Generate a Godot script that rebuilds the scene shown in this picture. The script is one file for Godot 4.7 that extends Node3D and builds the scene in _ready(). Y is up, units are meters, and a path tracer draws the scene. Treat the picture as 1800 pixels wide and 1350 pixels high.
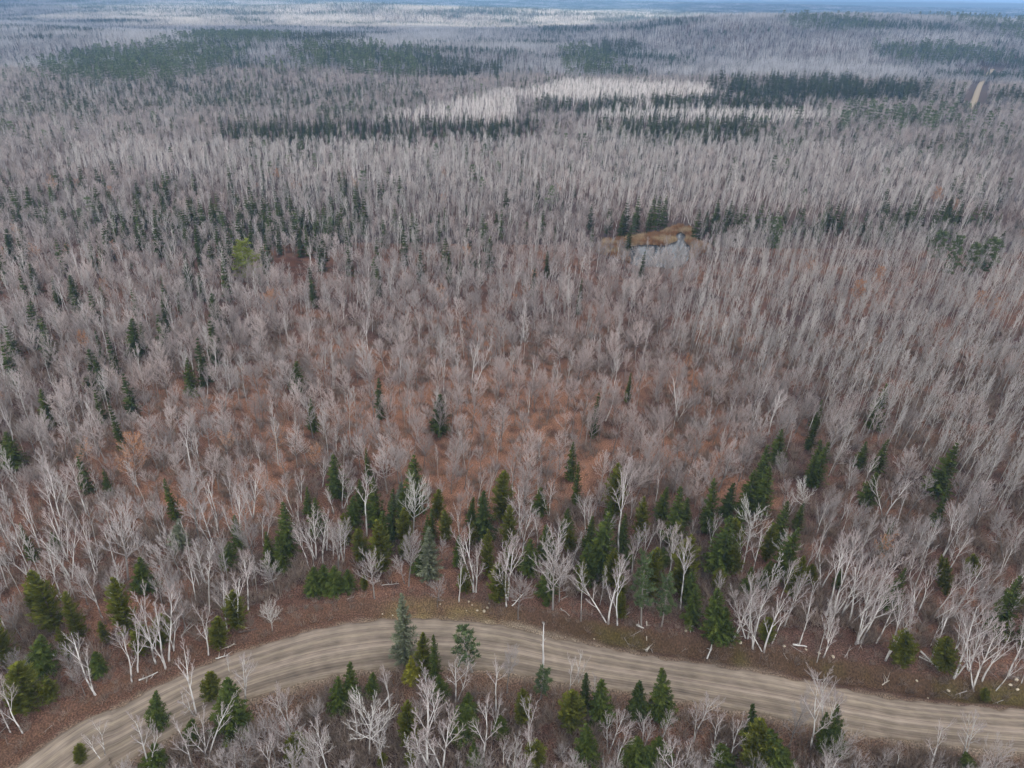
extends Node3D
# A gravel road through a leafless autumn forest, seen from a drone 75 m up. x is to the right, -z is ahead, metres.

const ROAD := [Vector3(-75, -18, 3.8), Vector3(-58, -35, 3.8), Vector3(-47.27, -49.13, 4.51), Vector3(-44.54, -51.54, 3.96), Vector3(-39.57, -55.69, 3.88), Vector3(-35.39, -58.44, 3.89), Vector3(-31.55, -60.52, 3.74), Vector3(-25.52, -62.99, 4.01), Vector3(-20.12, -64.42, 4.05), Vector3(-14.49, -65.24, 3.95), Vector3(-7.25, -65.27, 3.82), Vector3(0, -64.34, 3.63), Vector3(7.43, -62.61, 3.21), Vector3(14.9, -61.17, 2.91), Vector3(21.85, -60, 2.79), Vector3(32.24, -58.01, 3.04), Vector3(42.26, -55.76, 2.93), Vector3(52, -54.23, 2.76), Vector3(90, -51.2, 3), Vector3(150, -43, 3.2)]
const TREES := [
	["beech", -30.7, -315.47, 8.94, -0.01, 5.2, "orange-leaved beech in the wood left of the pond, second beech from left"],
	["beech", -103.22, -312.96, 7.76, 0.05, 7.02, "orange-leaved beech around the bright pine, first beech from left"],
	["spruce", -106.19, -301.98, 8.87, 0.06, 2.1, "narrow spruce around the bright pine, fifth spruce from left"],
	["beech", -90.13, -290.62, 7.69, 0.01, 4.01, "orange-leaved beech around the bright pine, second beech from left"],
	["beech", 17.83, -288.97, 8.43, 0.01, 5.25, "orange-leaved beech in the conifer row right of the pond, first beech from left"],
	["beech", -64.11, -287.16, 10.4, 0.05, 5.82, "orange-leaved beech in the wood left of the pond, first beech from left"],
	["beech", 169.18, -285.64, 9.95, -0.03, 5.98, "orange-leaved beech in the conifer row right of the pond, fifth beech from left"],
	["beech", -181.07, -275.58, 12.53, 0.3, 10.8, "orange-leaved beech in the grey wood by the left edge, third beech from left"],
	["spruce", -152.49, -267.35, 8.34, -0.04, 2.53, "narrow spruce in the mixed wood left of the bright pine, first spruce from left"],
	["spruce", -174.97, -254.81, 12.27, 0.06, 4.06, "narrow spruce in the grey wood by the left edge, second spruce from left"],
	["spruce", -105.38, -245.71, 8.91, 0.04, 3.1, "narrow spruce around the bright pine, third spruce from left"],
	["spruce", -50.06, -234.92, 9.28, -0.02, 2.01, "narrow spruce in the wood left of the pond, first spruce from left"],
	["spruce", 37.68, -227.01, 9.35, 0.05, 2.7, "narrow spruce around the marsh pond, fourth spruce from left"],
	["beech", -161.33, -223.81, 8.02, 0.04, 7.76, "orange-leaved beech in the grey wood by the left edge, first beech from left"],
	["pine", 83.97, -223.2, 13.87, 0, 5.17, "pale pine in the conifer row right of the pond, first pine from left"],
	["spruce", -125.27, -222.88, 9.17, 0.06, 3.82, "narrow spruce in the mixed wood left of the bright pine, second spruce from left"],
	["spruce", -83.57, -220.03, 11.49, 0.04, 3.54, "narrow spruce around the bright pine, fourth spruce from left"],
	["spruce", -74.56, -218.45, 11.16, 0.05, 1.93, "narrow spruce around the bright pine, sixth spruce from left"],
	["spruce", -99.26, -215.64, 11.08, 0.06, 3.57, "narrow spruce around the bright pine, first spruce from left"],
	["pine", 132.74, -214.47, 12.58, -0.04, 8.38, "pale pine in the conifer row right of the pond, second pine from left"],
	["spruce", -110.42, -212.67, 14.07, 0.06, 3.59, "tall narrow spruce in the mixed wood left of the bright pine, third spruce from left"],
	["spruce", -154.41, -209.5, 10.86, 0.06, 5.61, "narrow spruce in the grey wood by the left edge, first spruce from left"],
	["spruce", -57.75, -204.47, 8.55, -0.03, 2.87, "narrow spruce around the bright pine, seventh spruce from left"],
	["birch", -61.08, -203.39, 11.63, 0.11, 0, "white birch around the bright pine"],
	["pine", 139.94, -202.87, 14.47, 0.04, 6.96, "tall pale pine in the conifer row right of the pond, fifth pine from left"],
	["beech", -141.97, -202.09, 8.97, 0.03, 6.17, "orange-leaved beech in the grey wood by the left edge, second beech from left"],
	["spruce", 10, -202.01, 8.59, -0.01, 2.06, "narrow spruce around the marsh pond, second spruce from left"],
	["pine", 134.16, -199.82, 13.65, -0.02, 4.81, "pale pine in the conifer row right of the pond, fourth pine from left"],
	["spruce", 37.4, -198.38, 10.18, 0.05, 2.05, "narrow spruce around the marsh pond, fifth spruce from left"],
	["pine", 127.29, -198.32, 16.19, 0.01, 4.71, "tall pale pine in the conifer row right of the pond, third pine from left"],
	["beech", 86.17, -198.01, 9.65, 0.05, 5.82, "orange-leaved beech in the conifer row right of the pond, second beech from left"],
	["bright", -78.04, -195.65, 12.59, 0.06, 8.17, "big bright yellow-green pine around the bright pine"],
	["spruce", -18.38, -195.52, 9.98, -0.01, 2, "narrow spruce in the wood left of the pond, second spruce from left"],
	["beech", 102.69, -190.72, 9.37, 0.04, 6.2, "orange-leaved beech in the conifer row right of the pond, fourth beech from left"],
	["spruce", 5.53, -187.49, 8.42, 0.05, 1.93, "narrow spruce around the marsh pond, first spruce from left"],
	["spruce", -91.08, -187.45, 9, 0.06, 3.53, "narrow spruce in the mixed wood left of the bright pine, fifth spruce from left"],
	["spruce", -131.07, -182.85, 9.37, -0, 3.02, "narrow spruce in the grey wood by the left edge, third spruce from left"],
	["beech", 91.01, -176.86, 10.33, 0.01, 4.05, "orange-leaved beech in the conifer row right of the pond, third beech from left"],
	["beech", 123.5, -176.2, 7.9, 0, 4.72, "orange-leaved beech in the conifer row right of the pond, sixth beech from left"],
	["spruce", -115.78, -174.79, 9.62, 0.06, 4.25, "narrow spruce in the grey wood by the left edge, fifth spruce from left"],
	["spruce", 17.28, -174.48, 10.75, 0.05, 1.51, "narrow spruce around the marsh pond, third spruce from left"],
	["spruce", -115.03, -166.01, 8.64, 0.03, 1.71, "narrow spruce in the grey wood by the left edge, fourth spruce from left"],
	["spruce", -74.18, -162.76, 9.92, 0.04, 3.69, "narrow spruce around the bright pine, second spruce from left"],
	["spruce", -84.98, -159.5, 9.43, 0.02, 2.18, "narrow spruce in the mixed wood left of the bright pine, fourth spruce from left"],
	["birch", -47.98, -148.24, 10.56, 0.21, 0, "white birch in the open leaf-strewn wood, first birch from left"],
	["spruce", -86.1, -145.94, 10.24, 0.06, 4.41, "narrow spruce in the wood around the orange beeches, sixth spruce from left"],
	["birch", -32.64, -144.36, 13.36, -0.05, 0, "white birch in the open leaf-strewn wood, third birch from left"],
	["spruce", -91.94, -141.72, 9.28, 0.01, 1.47, "narrow spruce in the wood around the orange beeches, second spruce from left"],
	["spruce", -86.74, -137.51, 10.47, -0.03, 1.98, "narrow spruce in the wood around the orange beeches, fourth spruce from left"],
	["birch", -8.72, -131.84, 14.67, 0.05, 0, "tall white birch in the middle of the leaf-strewn wood, first birch from left"],
	["fir", -45.4, -131.7, 7.13, 0.05, 4.27, "low round dark fir in the open leaf-strewn wood"],
	["grey", -62.01, -130.33, 8.77, 0.12, 7.73, "grey bare maple in the wood left of the leaf-floored clearing, first maple from left"],
	["spruce", -87.32, -129.62, 10.27, 0.06, 4.12, "narrow spruce in the wood around the orange beeches, first spruce from left"],
	["grey", -28.62, -128.86, 13.19, -0.09, 7.15, "grey bare maple in the open leaf-strewn wood, third maple from left"],
	["fir", -66.85, -128.52, 8.94, 0.06, 3.1, "dark fir in the wood left of the leaf-floored clearing, second fir from left"],
	["fir", 24.17, -128.45, 7.13, 0.03, 1.67, "dark fir in the wood below the pond, third fir from left"],
	["grey", -47.58, -128.33, 7.38, -0.01, 6.8, "grey bare maple in the open leaf-strewn wood, first maple from left"],
	["spruce", -83.55, -126.04, 10.82, 0.01, 2.4, "narrow spruce in the wood around the orange beeches, third spruce from left"],
	["grey", -21.6, -125.54, 11.79, 0.08, 5.81, "grey bare maple in the middle of the leaf-strewn wood"],
	["grey", -57.91, -122.31, 12.25, 0.18, 6.69, "grey bare maple in the wood left of the leaf-floored clearing, second maple from left"],
	["grey", 76.1, -121.51, 10.94, -0.3, 5.11, "grey bare maple on the grey aspen slope"],
	["birch", 33.23, -121.46, 10.37, -0.02, 0, "white birch in the wood below the pond"],
	["spruce", -25.78, -120.24, 9.71, 0, 2.27, "narrow spruce in the open leaf-strewn wood"],
	["fir", -89.22, -116.04, 8.54, 0.03, 2.87, "dark fir in the wood around the orange beeches, third fir from left"],
	["fir", -37.96, -115.55, 7.92, 0.02, 2.48, "dark fir in the open leaf-strewn wood, first fir from left"],
	["spruce", -13.44, -114.89, 9.18, 0.01, 3.47, "narrow spruce in the middle of the leaf-strewn wood"],
	["spruce", 15.8, -114.49, 10.61, 0.04, 1.62, "narrow spruce in the wood below the pond"],
	["grey", -37.86, -113.42, 10, 0.07, 5.55, "grey bare maple in the open leaf-strewn wood, second maple from left"],
	["spruce", 55.9, -111.15, 8.37, 0.04, 1.72, "narrow spruce on the grey aspen slope"],
	["grey", 34.58, -109.48, 9.87, 0.02, 5.39, "grey bare maple in the wood by the aspen slope, first maple from left"],
	["spruce", -70.93, -107.54, 11.3, -0.04, 1.41, "narrow spruce in the wood around the orange beeches, fifth spruce from left"],
	["fir", 48.11, -106.27, 7.67, -0.02, 2.85, "dark fir in the wood by the aspen slope"],
	["grey", 12.04, -105.33, 7.31, -0.19, 6.14, "grey bare maple in the wood below the pond"],
	["beech", -50.73, -103.83, 8.45, 0.18, 5.43, "orange-leaved beech in the wood left of the leaf-floored clearing"],
	["fir", 64.82, -103.11, 7.88, 0.06, 2.26, "dark fir on the grey aspen slope, fifth fir from left"],
	["fir", -87.51, -102.25, 7.66, 0.05, 3.66, "dark fir in the wood around the orange beeches, first fir from left"],
	["fir", 53.66, -102.21, 7.94, -0.06, 2.82, "dark fir on the grey aspen slope, second fir from left"],
	["fir", 10.75, -100.59, 8.07, -0.02, 2.18, "dark fir in the wood below the pond, first fir from left"],
	["fir", 52.6, -99.7, 9.7, 0.05, 2.77, "dark fir on the grey aspen slope, third fir from left"],
	["fir", 51.67, -99.53, 7.16, -0.02, 1.7, "dark fir on the grey aspen slope, first fir from left"],
	["grey", 47.67, -99.42, 8.26, -0.3, 6.3, "left-leaning grey bare maple in the wood by the aspen slope, second maple from left"],
	["birch", 58.31, -98.86, 8.29, -0.13, 0, "white birch on the grey aspen slope, first birch from left"],
	["fir", -24.19, -98.84, 7.51, -0.03, 1.59, "dark fir in the open leaf-strewn wood, second fir from left"],
	["beech", -64.71, -98.46, 9.94, 0.12, 7.91, "orange-leaved beech in the wood around the orange beeches, third beech from left"],
	["beech", -74.2, -98.24, 8.83, 0.3, 6.82, "orange-leaved beech in the wood around the orange beeches, first beech from left"],
	["birch", -32.33, -98.08, 6.18, 0.12, 0, "white birch in the open leaf-strewn wood, second birch from left"],
	["birch", 59.49, -97, 9.05, 0.06, 0, "right-leaning white birch on the grey aspen slope, second birch from left"],
	["beech", -64.17, -96.88, 8.73, -0.03, 3.27, "orange-leaved beech in the wood around the orange beeches, second beech from left"],
	["grey", -78.61, -96.54, 9.31, 0.25, 6.87, "grey bare maple in the wood around the orange beeches"],
	["birch", -3.67, -95.59, 8.05, 0.04, 2.86, "white birch in the middle of the leaf-strewn wood, second birch from left"],
	["fir", 59.52, -94.5, 6.84, 0.02, 2.98, "dark fir on the grey aspen slope, fourth fir from left"],
	["birch", -22.59, -94.4, 6.43, 0.15, 0, "white birch behind the far verge left of the pale boulders, first birch from left"],
	["birch", -34.78, -93.68, 7.53, 0.12, 0, "white birch behind the far verge around the low fir thicket, third birch from left"],
	["birch", -5.4, -93.58, 7.88, 0.07, 0, "white birch behind the far verge behind the pale boulders, third birch from left"],
	["birch", -11.54, -93.44, 5.61, 0.07, 0, "short white birch behind the far verge left of the pale boulders, third birch from left"],
	["fir", 10.89, -93.28, 9.47, -0.01, 1.69, "dark fir in the wood below the pond, second fir from left"],
	["birch", -7.05, -92.8, 6.95, 0.07, 0, "white birch behind the far verge behind the pale boulders, second birch from left"],
	["lichen", -18.03, -92.56, 5.81, 0.06, 2.28, "lichen-tipped slender spruce behind the far verge left of the pale boulders"],
	["birch", -13.41, -92.37, 6.15, 0.09, 0, "white birch behind the far verge left of the pale boulders, second birch from left"],
	["birch", -27.67, -92.35, 9.48, 0.06, 0, "white birch behind the far verge around the low fir thicket, twelfth birch from left"],
	["round", 48.21, -92.24, 8.28, -0.14, 6.05, "spreading white maple behind the far verge above the mossy bank"],
	["birch", -26.67, -92.08, 6.02, 0.1, 0, "white birch behind the far verge around the low fir thicket, fourteenth birch from left"],
	["fir", -24.44, -91.69, 6.68, 0.05, 2.48, "dark fir behind the far verge around the low fir thicket, second fir from left"],
	["fir", 4.77, -91.19, 5.76, 0.01, 2.61, "short dark fir behind the far verge above the sandy road edge, second fir from left"],
	["spruce", 35.39, -90.95, 7.48, -0.01, 2.32, "narrow spruce behind the far verge around the big twin firs"],
	["birch", 6.43, -90.91, 7.79, 0.01, 3.15, "white birch behind the far verge above the sandy road edge, sixth birch from left"],
	["birch", -28.74, -90.87, 5.75, -0.08, 0, "short white birch behind the far verge around the low fir thicket, tenth birch from left"],
	["birch", -45.04, -90.52, 8.85, 0.1, 0, "white birch in the wood left of the leaf-floored clearing, first birch from left"],
	["birch", 19.55, -90.48, 5.43, -0.03, 0, "short white birch behind the far verge around the two-tone pine, third birch from left"],
	["birch", -35.09, -90.02, 7.72, -0.06, 0, "white birch behind the far verge around the low fir thicket, first birch from left"],
	["birch", -41.5, -89.59, 10.67, 0.16, 0, "white birch in the wood left of the leaf-floored clearing, third birch from left"],
	["cedar", -11.67, -89.53, 5.96, 0.06, 2.22, "short yellowish cedar behind the far verge left of the pale boulders, third cedar from left"],
	["fir", 68.2, -89.35, 9.14, -0.02, 1.7, "dark fir on the grey aspen slope, sixth fir from left"],
	["birch", -71.87, -88.52, 11.65, 0.12, 0, "white birch in the wood around the orange beeches, second birch from left"],
	["fir", -53.15, -88.52, 8.75, -0.03, 1.8, "dark fir in the wood left of the leaf-floored clearing, first fir from left"],
	["birch", 20.54, -88.4, 6.28, 0.01, 0, "white birch behind the far verge around the two-tone pine, fifth birch from left"],
	["fir", -24.67, -88.14, 6.25, 0.05, 2.61, "dark fir behind the far verge around the low fir thicket, first fir from left"],
	["birch", -33.53, -87.95, 6.58, 0.05, 0, "white birch behind the far verge around the low fir thicket, second birch from left"],
	["grey", 72.18, -86.78, 9.5, -0.22, 4.69, "grey bare maple behind the far verge by the crossed fallen logs, third maple from left"],
	["round", -15.16, -86.3, 11.36, 0.04, 4.12, "brilliant white round-crowned maple behind the far verge left of the pale boulders"],
	["birch", 1.68, -85.72, 11.02, -0.03, 0, "white birch behind the far verge above the sandy road edge, second birch from left"],
	["birch", 62.74, -85.66, 6.44, -0.05, 0, "white birch behind the far verge by the crossed fallen logs, third birch from left"],
	["spruce", -3.67, -85.61, 9.43, -0.03, 3.02, "narrow spruce behind the far verge behind the pale boulders"],
	["birch", -22.36, -85.48, 13.4, 0.12, 0, "white birch behind the far verge around the low fir thicket, fifteenth birch from left"],
	["grey", 69.74, -85.41, 9.42, -0.3, 5.03, "grey bare maple behind the far verge by the crossed fallen logs, second maple from left"],
	["grey", 66.9, -85.09, 5.86, -0.23, 4.17, "grey bare maple behind the far verge by the crossed fallen logs, first maple from left"],
	["fir", 35.15, -84.76, 6.69, -0.02, 2.8, "dark fir behind the far verge right of the twin firs"],
	["birch", 0.52, -84.64, 8.33, -0, 0, "white birch behind the far verge above the sandy road edge, first birch from left"],
	["birch", 27.92, -84.56, 5.63, -0.01, 0, "short white birch behind the far verge around the big twin firs, first birch from left"],
	["cedar", -9.63, -84.44, 6.48, -0.05, 2.14, "yellowish cedar behind the far verge left of the pale boulders, fourth cedar from left"],
	["spruce", -18.08, -84.26, 10.43, 0.07, 2.13, "slender black-green spruce behind the far verge left of the pale boulders"],
	["grey", -48.14, -84.03, 13.21, 0.21, 9.31, "wide double-trunked pale maple in the wood left of the leaf-floored clearing"],
	["birch", -7.56, -83.83, 8.08, -0.06, 0, "white birch behind the far verge behind the pale boulders, first birch from left"],
	["birch", -41.37, -83.78, 11.44, 0.14, 3.36, "white birch in the wood left of the leaf-floored clearing, second birch from left"],
	["cedar", -16.23, -83.65, 7.22, 0.05, 2.67, "yellowish cedar behind the far verge left of the pale boulders, first cedar from left"],
	["birch", 11.4, -83.58, 10.21, 0.03, 0, "white birch behind the far verge above the sandy road edge, eighth birch from left"],
	["fir", 56.91, -83.08, 6.29, 0.05, 1.39, "dark fir behind the far verge by the crossed fallen logs"],
	["round", 36.26, -82.81, 9.86, -0.1, 4.58, "white round-crowned maple behind the far verge right of the twin firs, first maple from left"],
	["birch", 30.4, -82.7, 8.29, 0.08, 0, "white birch behind the far verge around the big twin firs, second birch from left"],
	["fir", 17.25, -82.6, 7.59, -0.03, 2.12, "dark fir behind the far verge around the two-tone pine, first fir from left"],
	["birch", 20.53, -82.5, 7.21, 0.06, 0, "white birch behind the far verge around the two-tone pine, sixth birch from left"],
	["fir", -19.23, -82.48, 7.37, 0.05, 3.02, "dark fir behind the far verge left of the pale boulders, first fir from left"],
	["lichen", -50.24, -82.32, 6.11, 0.2, 3.86, "grey-green lichen-covered pine in the wood left of the leaf-floored clearing"],
	["cedar", 9.3, -82.27, 4.47, -0.11, 2.12, "short yellowish cedar behind the far verge above the sandy road edge"],
	["birch", 4.18, -82.17, 8.57, -0, 0, "white birch behind the far verge above the sandy road edge, fourth birch from left"],
	["birch", -27.81, -82.15, 8.03, 0.09, 2.69, "white birch behind the far verge around the low fir thicket, eighth birch from left"],
	["cedar", 33.91, -82.14, 7.19, -0.1, 3.29, "yellowish cedar behind the far verge around the big twin firs, third cedar from left"],
	["grey", 76.8, -82.13, 7.94, -0.22, 4.26, "grey bare maple behind the far verge by the crossed fallen logs, fifth maple from left"],
	["fir", 11.98, -82.12, 7.68, 0.02, 2.28, "dark fir behind the far verge above the sandy road edge, fifth fir from left"],
	["grey", 74.87, -82.09, 8.46, -0.3, 5.28, "grey bare maple behind the far verge by the crossed fallen logs, fourth maple from left"],
	["fir", -40.83, -82.06, 7.01, 0.03, 2.05, "dark fir in the wood left of the leaf-floored clearing, fourth fir from left"],
	["fir", -12.51, -81.72, 7.25, 0.05, 2.1, "dark fir behind the far verge left of the pale boulders, second fir from left"],
	["birch", 7.36, -81.61, 8.02, 0.02, 0, "white birch behind the far verge above the sandy road edge, seventh birch from left"],
	["birch", 16.41, -81.54, 16.85, -0.04, 0, "tall white birch behind the far verge around the two-tone pine, second birch from left"],
	["birch", 15.2, -81.52, 5.77, -0.08, 0, "short white birch behind the far verge around the two-tone pine, first birch from left"],
	["birch", 13.47, -81.49, 9.29, 0.04, 0, "white birch behind the far verge above the sandy road edge, ninth birch from left"],
	["fir", -68.51, -81.33, 3.68, 0.11, 2.48, "short dark fir in the wood around the orange beeches, fourth fir from left"],
	["birch", -70.9, -81.28, 10.76, -0.01, 0, "left-leaning white birch in the wood around the orange beeches, first birch from left"],
	["birch", 46.11, -81.15, 9.1, 0.13, 0, "right-leaning white birch behind the far verge above the mossy bank, third birch from left"],
	["fir", 5.52, -80.96, 6.61, -0.04, 2.78, "dark fir behind the far verge above the sandy road edge, third fir from left"],
	["birch", 1.74, -80.64, 9.99, 0.14, 0, "white birch behind the far verge above the sandy road edge, third birch from left"],
	["cedar", -15.79, -80.53, 3.9, 0.06, 2.29, "short yellowish cedar behind the far verge left of the pale boulders, second cedar from left"],
	["birch", 4.39, -80.33, 6.94, 0.21, 0, "right-leaning white birch behind the far verge above the sandy road edge, fifth birch from left"],
	["birch", -26.44, -80.32, 7.65, 0.1, 0, "white birch behind the far verge around the low fir thicket, ninth birch from left"],
	["birch", -28.99, -80.27, 10.76, 0.05, 2.65, "white birch behind the far verge around the low fir thicket, sixth birch from left"],
	["birch", -25.54, -80.1, 8.7, 0.14, 2.99, "white birch behind the far verge around the low fir thicket, eleventh birch from left"],
	["birch", 22.24, -79.83, 8.18, -0.03, 0, "white birch behind the far verge around the two-tone pine, seventh birch from left"],
	["cedar", -21.73, -79.81, 6.56, -0.05, 2.46, "yellowish cedar behind the far verge around the low fir thicket"],
	["birch", -24.78, -79.75, 8.18, 0.2, 2.63, "white birch behind the far verge around the low fir thicket, thirteenth birch from left"],
	["fir", 17.55, -79.74, 3.56, -0.09, 2.46, "short dark fir behind the far verge around the two-tone pine, second fir from left"],
	["round", 41.22, -79.61, 7.63, -0.21, 4.22, "white round-crowned maple behind the far verge right of the twin firs, second maple from left"],
	["fir", 22.86, -79.49, 3.88, -0.11, 2.65, "short dark fir behind the far verge around the two-tone pine, third fir from left"],
	["birch", -27.77, -79.45, 9.4, 0.1, 0, "white birch behind the far verge around the low fir thicket, seventh birch from left"],
	["fir", -70.19, -79.08, 7.37, -0.03, 1.64, "dark fir in the wood around the orange beeches, second fir from left"],
	["birch", 35.9, -78.56, 9.5, 0.02, 0, "white birch behind the far verge right of the twin firs, second birch from left"],
	["birch", 34.21, -78.53, 8.66, -0.03, 0, "white birch behind the far verge right of the twin firs, first birch from left"],
	["birch", -28.8, -78.47, 8.62, 0, 0, "white birch behind the far verge around the low fir thicket, fifth birch from left"],
	["cedar", 68.03, -78.37, 4.63, -0.25, 2.03, "short yellowish cedar behind the far verge by the crossed fallen logs, third cedar from left"],
	["fir", -41.41, -78.23, 5.26, 0.21, 2.38, "short dark fir in the wood left of the leaf-floored clearing, third fir from left"],
	["birch", -29.49, -78.22, 8.28, -0.13, 2.99, "left-leaning white birch behind the far verge around the low fir thicket, fourth birch from left"],
	["birch", 18.01, -78.21, 9.16, -0.03, 2.74, "white birch behind the far verge around the two-tone pine, fourth birch from left"],
	["birch", 43.15, -78.12, 7.62, 0.08, 0, "right-leaning white birch behind the far verge above the mossy bank, first birch from left"],
	["cedar", 33.04, -77.92, 5.79, -0.14, 2.67, "short yellowish cedar behind the far verge around the big twin firs, fourth cedar from left"],
	["fir", 3.06, -77.34, 7.04, -0.02, 2.7, "dark fir behind the far verge above the sandy road edge, first fir from left"],
	["fir", -12.9, -77.03, 4.92, 0.05, 2.22, "short dark fir on the far verge left of the pale boulders"],
	["birch", 23.14, -76.93, 10.85, 0.01, 0, "white birch behind the far verge around the two-tone pine, eighth birch from left"],
	["cedar", -3, -76.65, 9.39, 0, 2, "yellowish cedar on the far verge behind the pale boulders, second cedar from left"],
	["cedar", 43.79, -76.41, 4.16, -0.18, 3.12, "short yellowish cedar behind the far verge above the mossy bank"],
	["lichen", -11.4, -76.26, 9.58, 0.02, 3.01, "grey-green lichen-hung spruce on the far verge left of the pale boulders"],
	["fir", 11.12, -76.13, 7.74, -0.01, 3.02, "dark fir behind the far verge above the sandy road edge, fourth fir from left"],
	["cedar", 62.24, -75.64, 6.99, -0.29, 1.55, "yellowish cedar behind the far verge by the crossed fallen logs, first cedar from left"],
	["grey", -54.75, -75.43, 14.95, 0.15, 10.14, "huge spreading grey maple behind the far verge beside the five-birch row"],
	["birch", 44.79, -75.31, 9.59, 0.02, 0, "right-leaning white birch behind the far verge above the mossy bank, fourth birch from left"],
	["grey", -14.95, -75.07, 6.11, -0.2, 3.7, "grey bare maple on the far verge left of the pale boulders, second maple from left"],
	["cedar", 29.82, -75.03, 4.35, -0.06, 2.96, "short yellowish cedar behind the far verge around the big twin firs, first cedar from left"],
	["cedar", 31.4, -74.84, 1.33, -0.04, 1.76, "short yellowish cedar behind the far verge around the big twin firs, second cedar from left"],
	["birch", 55.17, -74.74, 7.74, 0.08, 0, "right-leaning white birch behind the far verge by the crossed fallen logs, first birch from left"],
	["beech", -11.8, -74.69, 1.1, 0.05, 1.53, "orange-leaved beech bush on the far verge left of the pale boulders, second beech from left"],
	["grey", -14.31, -74.53, 11.03, 0.14, 2.47, "grey bare maple on the far verge left of the pale boulders, third maple from left"],
	["cedar", 62.28, -74.33, 7.47, -0.29, 1.74, "yellowish cedar behind the far verge by the crossed fallen logs, second cedar from left"],
	["beech", -9.06, -74.08, 0.99, -0.05, 1.01, "orange-leaved beech bush on the far verge left of the pale boulders, third beech from left"],
	["fir", -26.13, -73.97, 4.85, 0.08, 3.43, "short dark fir on the far verge around the low fir thicket, second fir from left"],
	["birch", -5.08, -73.83, 12.74, -0.06, 0, "white birch on the far verge behind the pale boulders, second birch from left"],
	["fir", -22.62, -73.82, 4, 0.04, 2.89, "short dark fir on the far verge around the low fir thicket, fourth fir from left"],
	["birch", -4.67, -73.72, 10.59, 0.02, 0, "white birch on the far verge behind the pale boulders, third birch from left"],
	["cedar", -6.03, -73.59, 4.85, -0.03, 2.99, "short yellowish cedar on the far verge behind the pale boulders, first cedar from left"],
	["cedar", -20.38, -73.54, 2.72, 0.03, 3.4, "short yellowish cedar on the far verge around the low fir thicket"],
	["fir", -51.49, -73.5, 6.19, 0.09, 3.5, "bright green triangular fir behind the far verge beside the five-birch row"],
	["fir", -27.29, -73.08, 4.94, 0.07, 3.41, "short dark fir on the far verge around the low fir thicket, first fir from left"],
	["fir", 5.24, -72.94, 5.16, 0.03, 2.8, "short dark fir on the far verge above the sandy road edge, first fir from left"],
	["fir", -24.44, -72.92, 5.36, 0.08, 3.72, "short dark fir on the far verge around the low fir thicket, third fir from left"],
	["beech", -17.14, -72.42, 1.09, 0, 1.18, "orange-leaved beech bush on the far verge left of the pale boulders, first beech from left"],
	["birch", -0.13, -72.31, 12.68, 0, 0, "white birch on the far verge behind the pale boulders, fifth birch from left"],
	["grey", -18.79, -72.28, 9.61, -0.01, 3.94, "grey bare maple on the far verge left of the pale boulders, first maple from left"],
	["birch", -6.98, -72.18, 9.43, 0.06, 0, "white birch on the far verge behind the pale boulders, first birch from left"],
	["cedar", 70.67, -71.72, 4.08, -0.3, 4.38, "short yellowish cedar behind the far verge by the crossed fallen logs, fourth cedar from left"],
	["fir", 25.19, -71.72, 6.37, -0.11, 2.68, "dark fir behind the far verge around the big twin firs"],
	["grey", 6.94, -71.7, 9.13, 0.08, 3.71, "grey bare maple on the far verge above the sandy road edge, third maple from left"],
	["cedar", -1.39, -71.55, 7.89, -0.02, 2.75, "yellowish cedar on the far verge behind the pale boulders, third cedar from left"],
	["birch", -43.53, -71.5, 9.88, 0.13, 0, "white birch behind the far verge left of the bare leaf bank"],
	["birch", -0.35, -71.25, 12.8, -0.05, 0, "white birch on the far verge behind the pale boulders, fourth birch from left"],
	["fir", 5.17, -71.15, 1.84, 0.01, 1.65, "short dark fir on the far verge above the sandy road edge, second fir from left"],
	["birch", 37.16, -70.91, 9.9, -0.03, 0, "white birch behind the far verge right of the twin firs, third birch from left"],
	["birch", 56.3, -70.74, 10.41, -0.04, 0, "right-leaning white birch behind the far verge by the crossed fallen logs, fourth birch from left"],
	["grey", -58.16, -70.71, 8.35, 0.14, 6.12, "grey bare maple behind the far verge at the shaded road bend"],
	["birch", 23.53, -70.56, 12.42, -0.02, 2.76, "white birch on the far verge around the big twin firs, first birch from left"],
	["birch", 45.84, -70.55, 12.85, 0.06, 0, "right-leaning white birch behind the far verge above the mossy bank, seventh birch from left"],
	["birch", 48.44, -70.4, 13.04, 0.07, 0, "right-leaning white birch behind the far verge above the mossy bank, ninth birch from left"],
	["grey", 6.01, -70.34, 15.13, -0.02, 2.35, "grey bare maple on the far verge above the sandy road edge, second maple from left"],
	["birch", 44.65, -70.33, 14.44, 0.01, 0, "right-leaning white birch behind the far verge above the mossy bank, sixth birch from left"],
	["birch", 58.42, -70.27, 9.42, 0.1, 0, "right-leaning white birch behind the far verge by the crossed fallen logs, fifth birch from left"],
	["birch", 43.59, -70.21, 15.45, -0.05, 0, "tall white birch behind the far verge above the mossy bank, fifth birch from left"],
	["birch", -35.7, -69.89, 10.52, 0.17, 2.86, "white birch on the far verge left of the bare leaf bank, fifth birch from left"],
	["grey", 1.3, -69.75, 10.12, -0.02, 3.32, "grey bare maple on the far verge above the sandy road edge, first maple from left"],
	["birch", 49.12, -69.6, 11.36, 0.1, 0, "right-leaning white birch behind the far verge above the mossy bank, tenth birch from left"],
	["grey", -44.26, -69.43, 8.01, 0.05, 4.01, "grey bare maple behind the far verge beside the five-birch row"],
	["birch", 46.17, -69.05, 11.81, 0.07, 0, "right-leaning white birch behind the far verge above the mossy bank, eighth birch from left"],
	["birch", 40.24, -68.95, 9.35, 0.03, 0, "right-leaning white birch behind the far verge above the mossy bank, second birch from left"],
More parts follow.
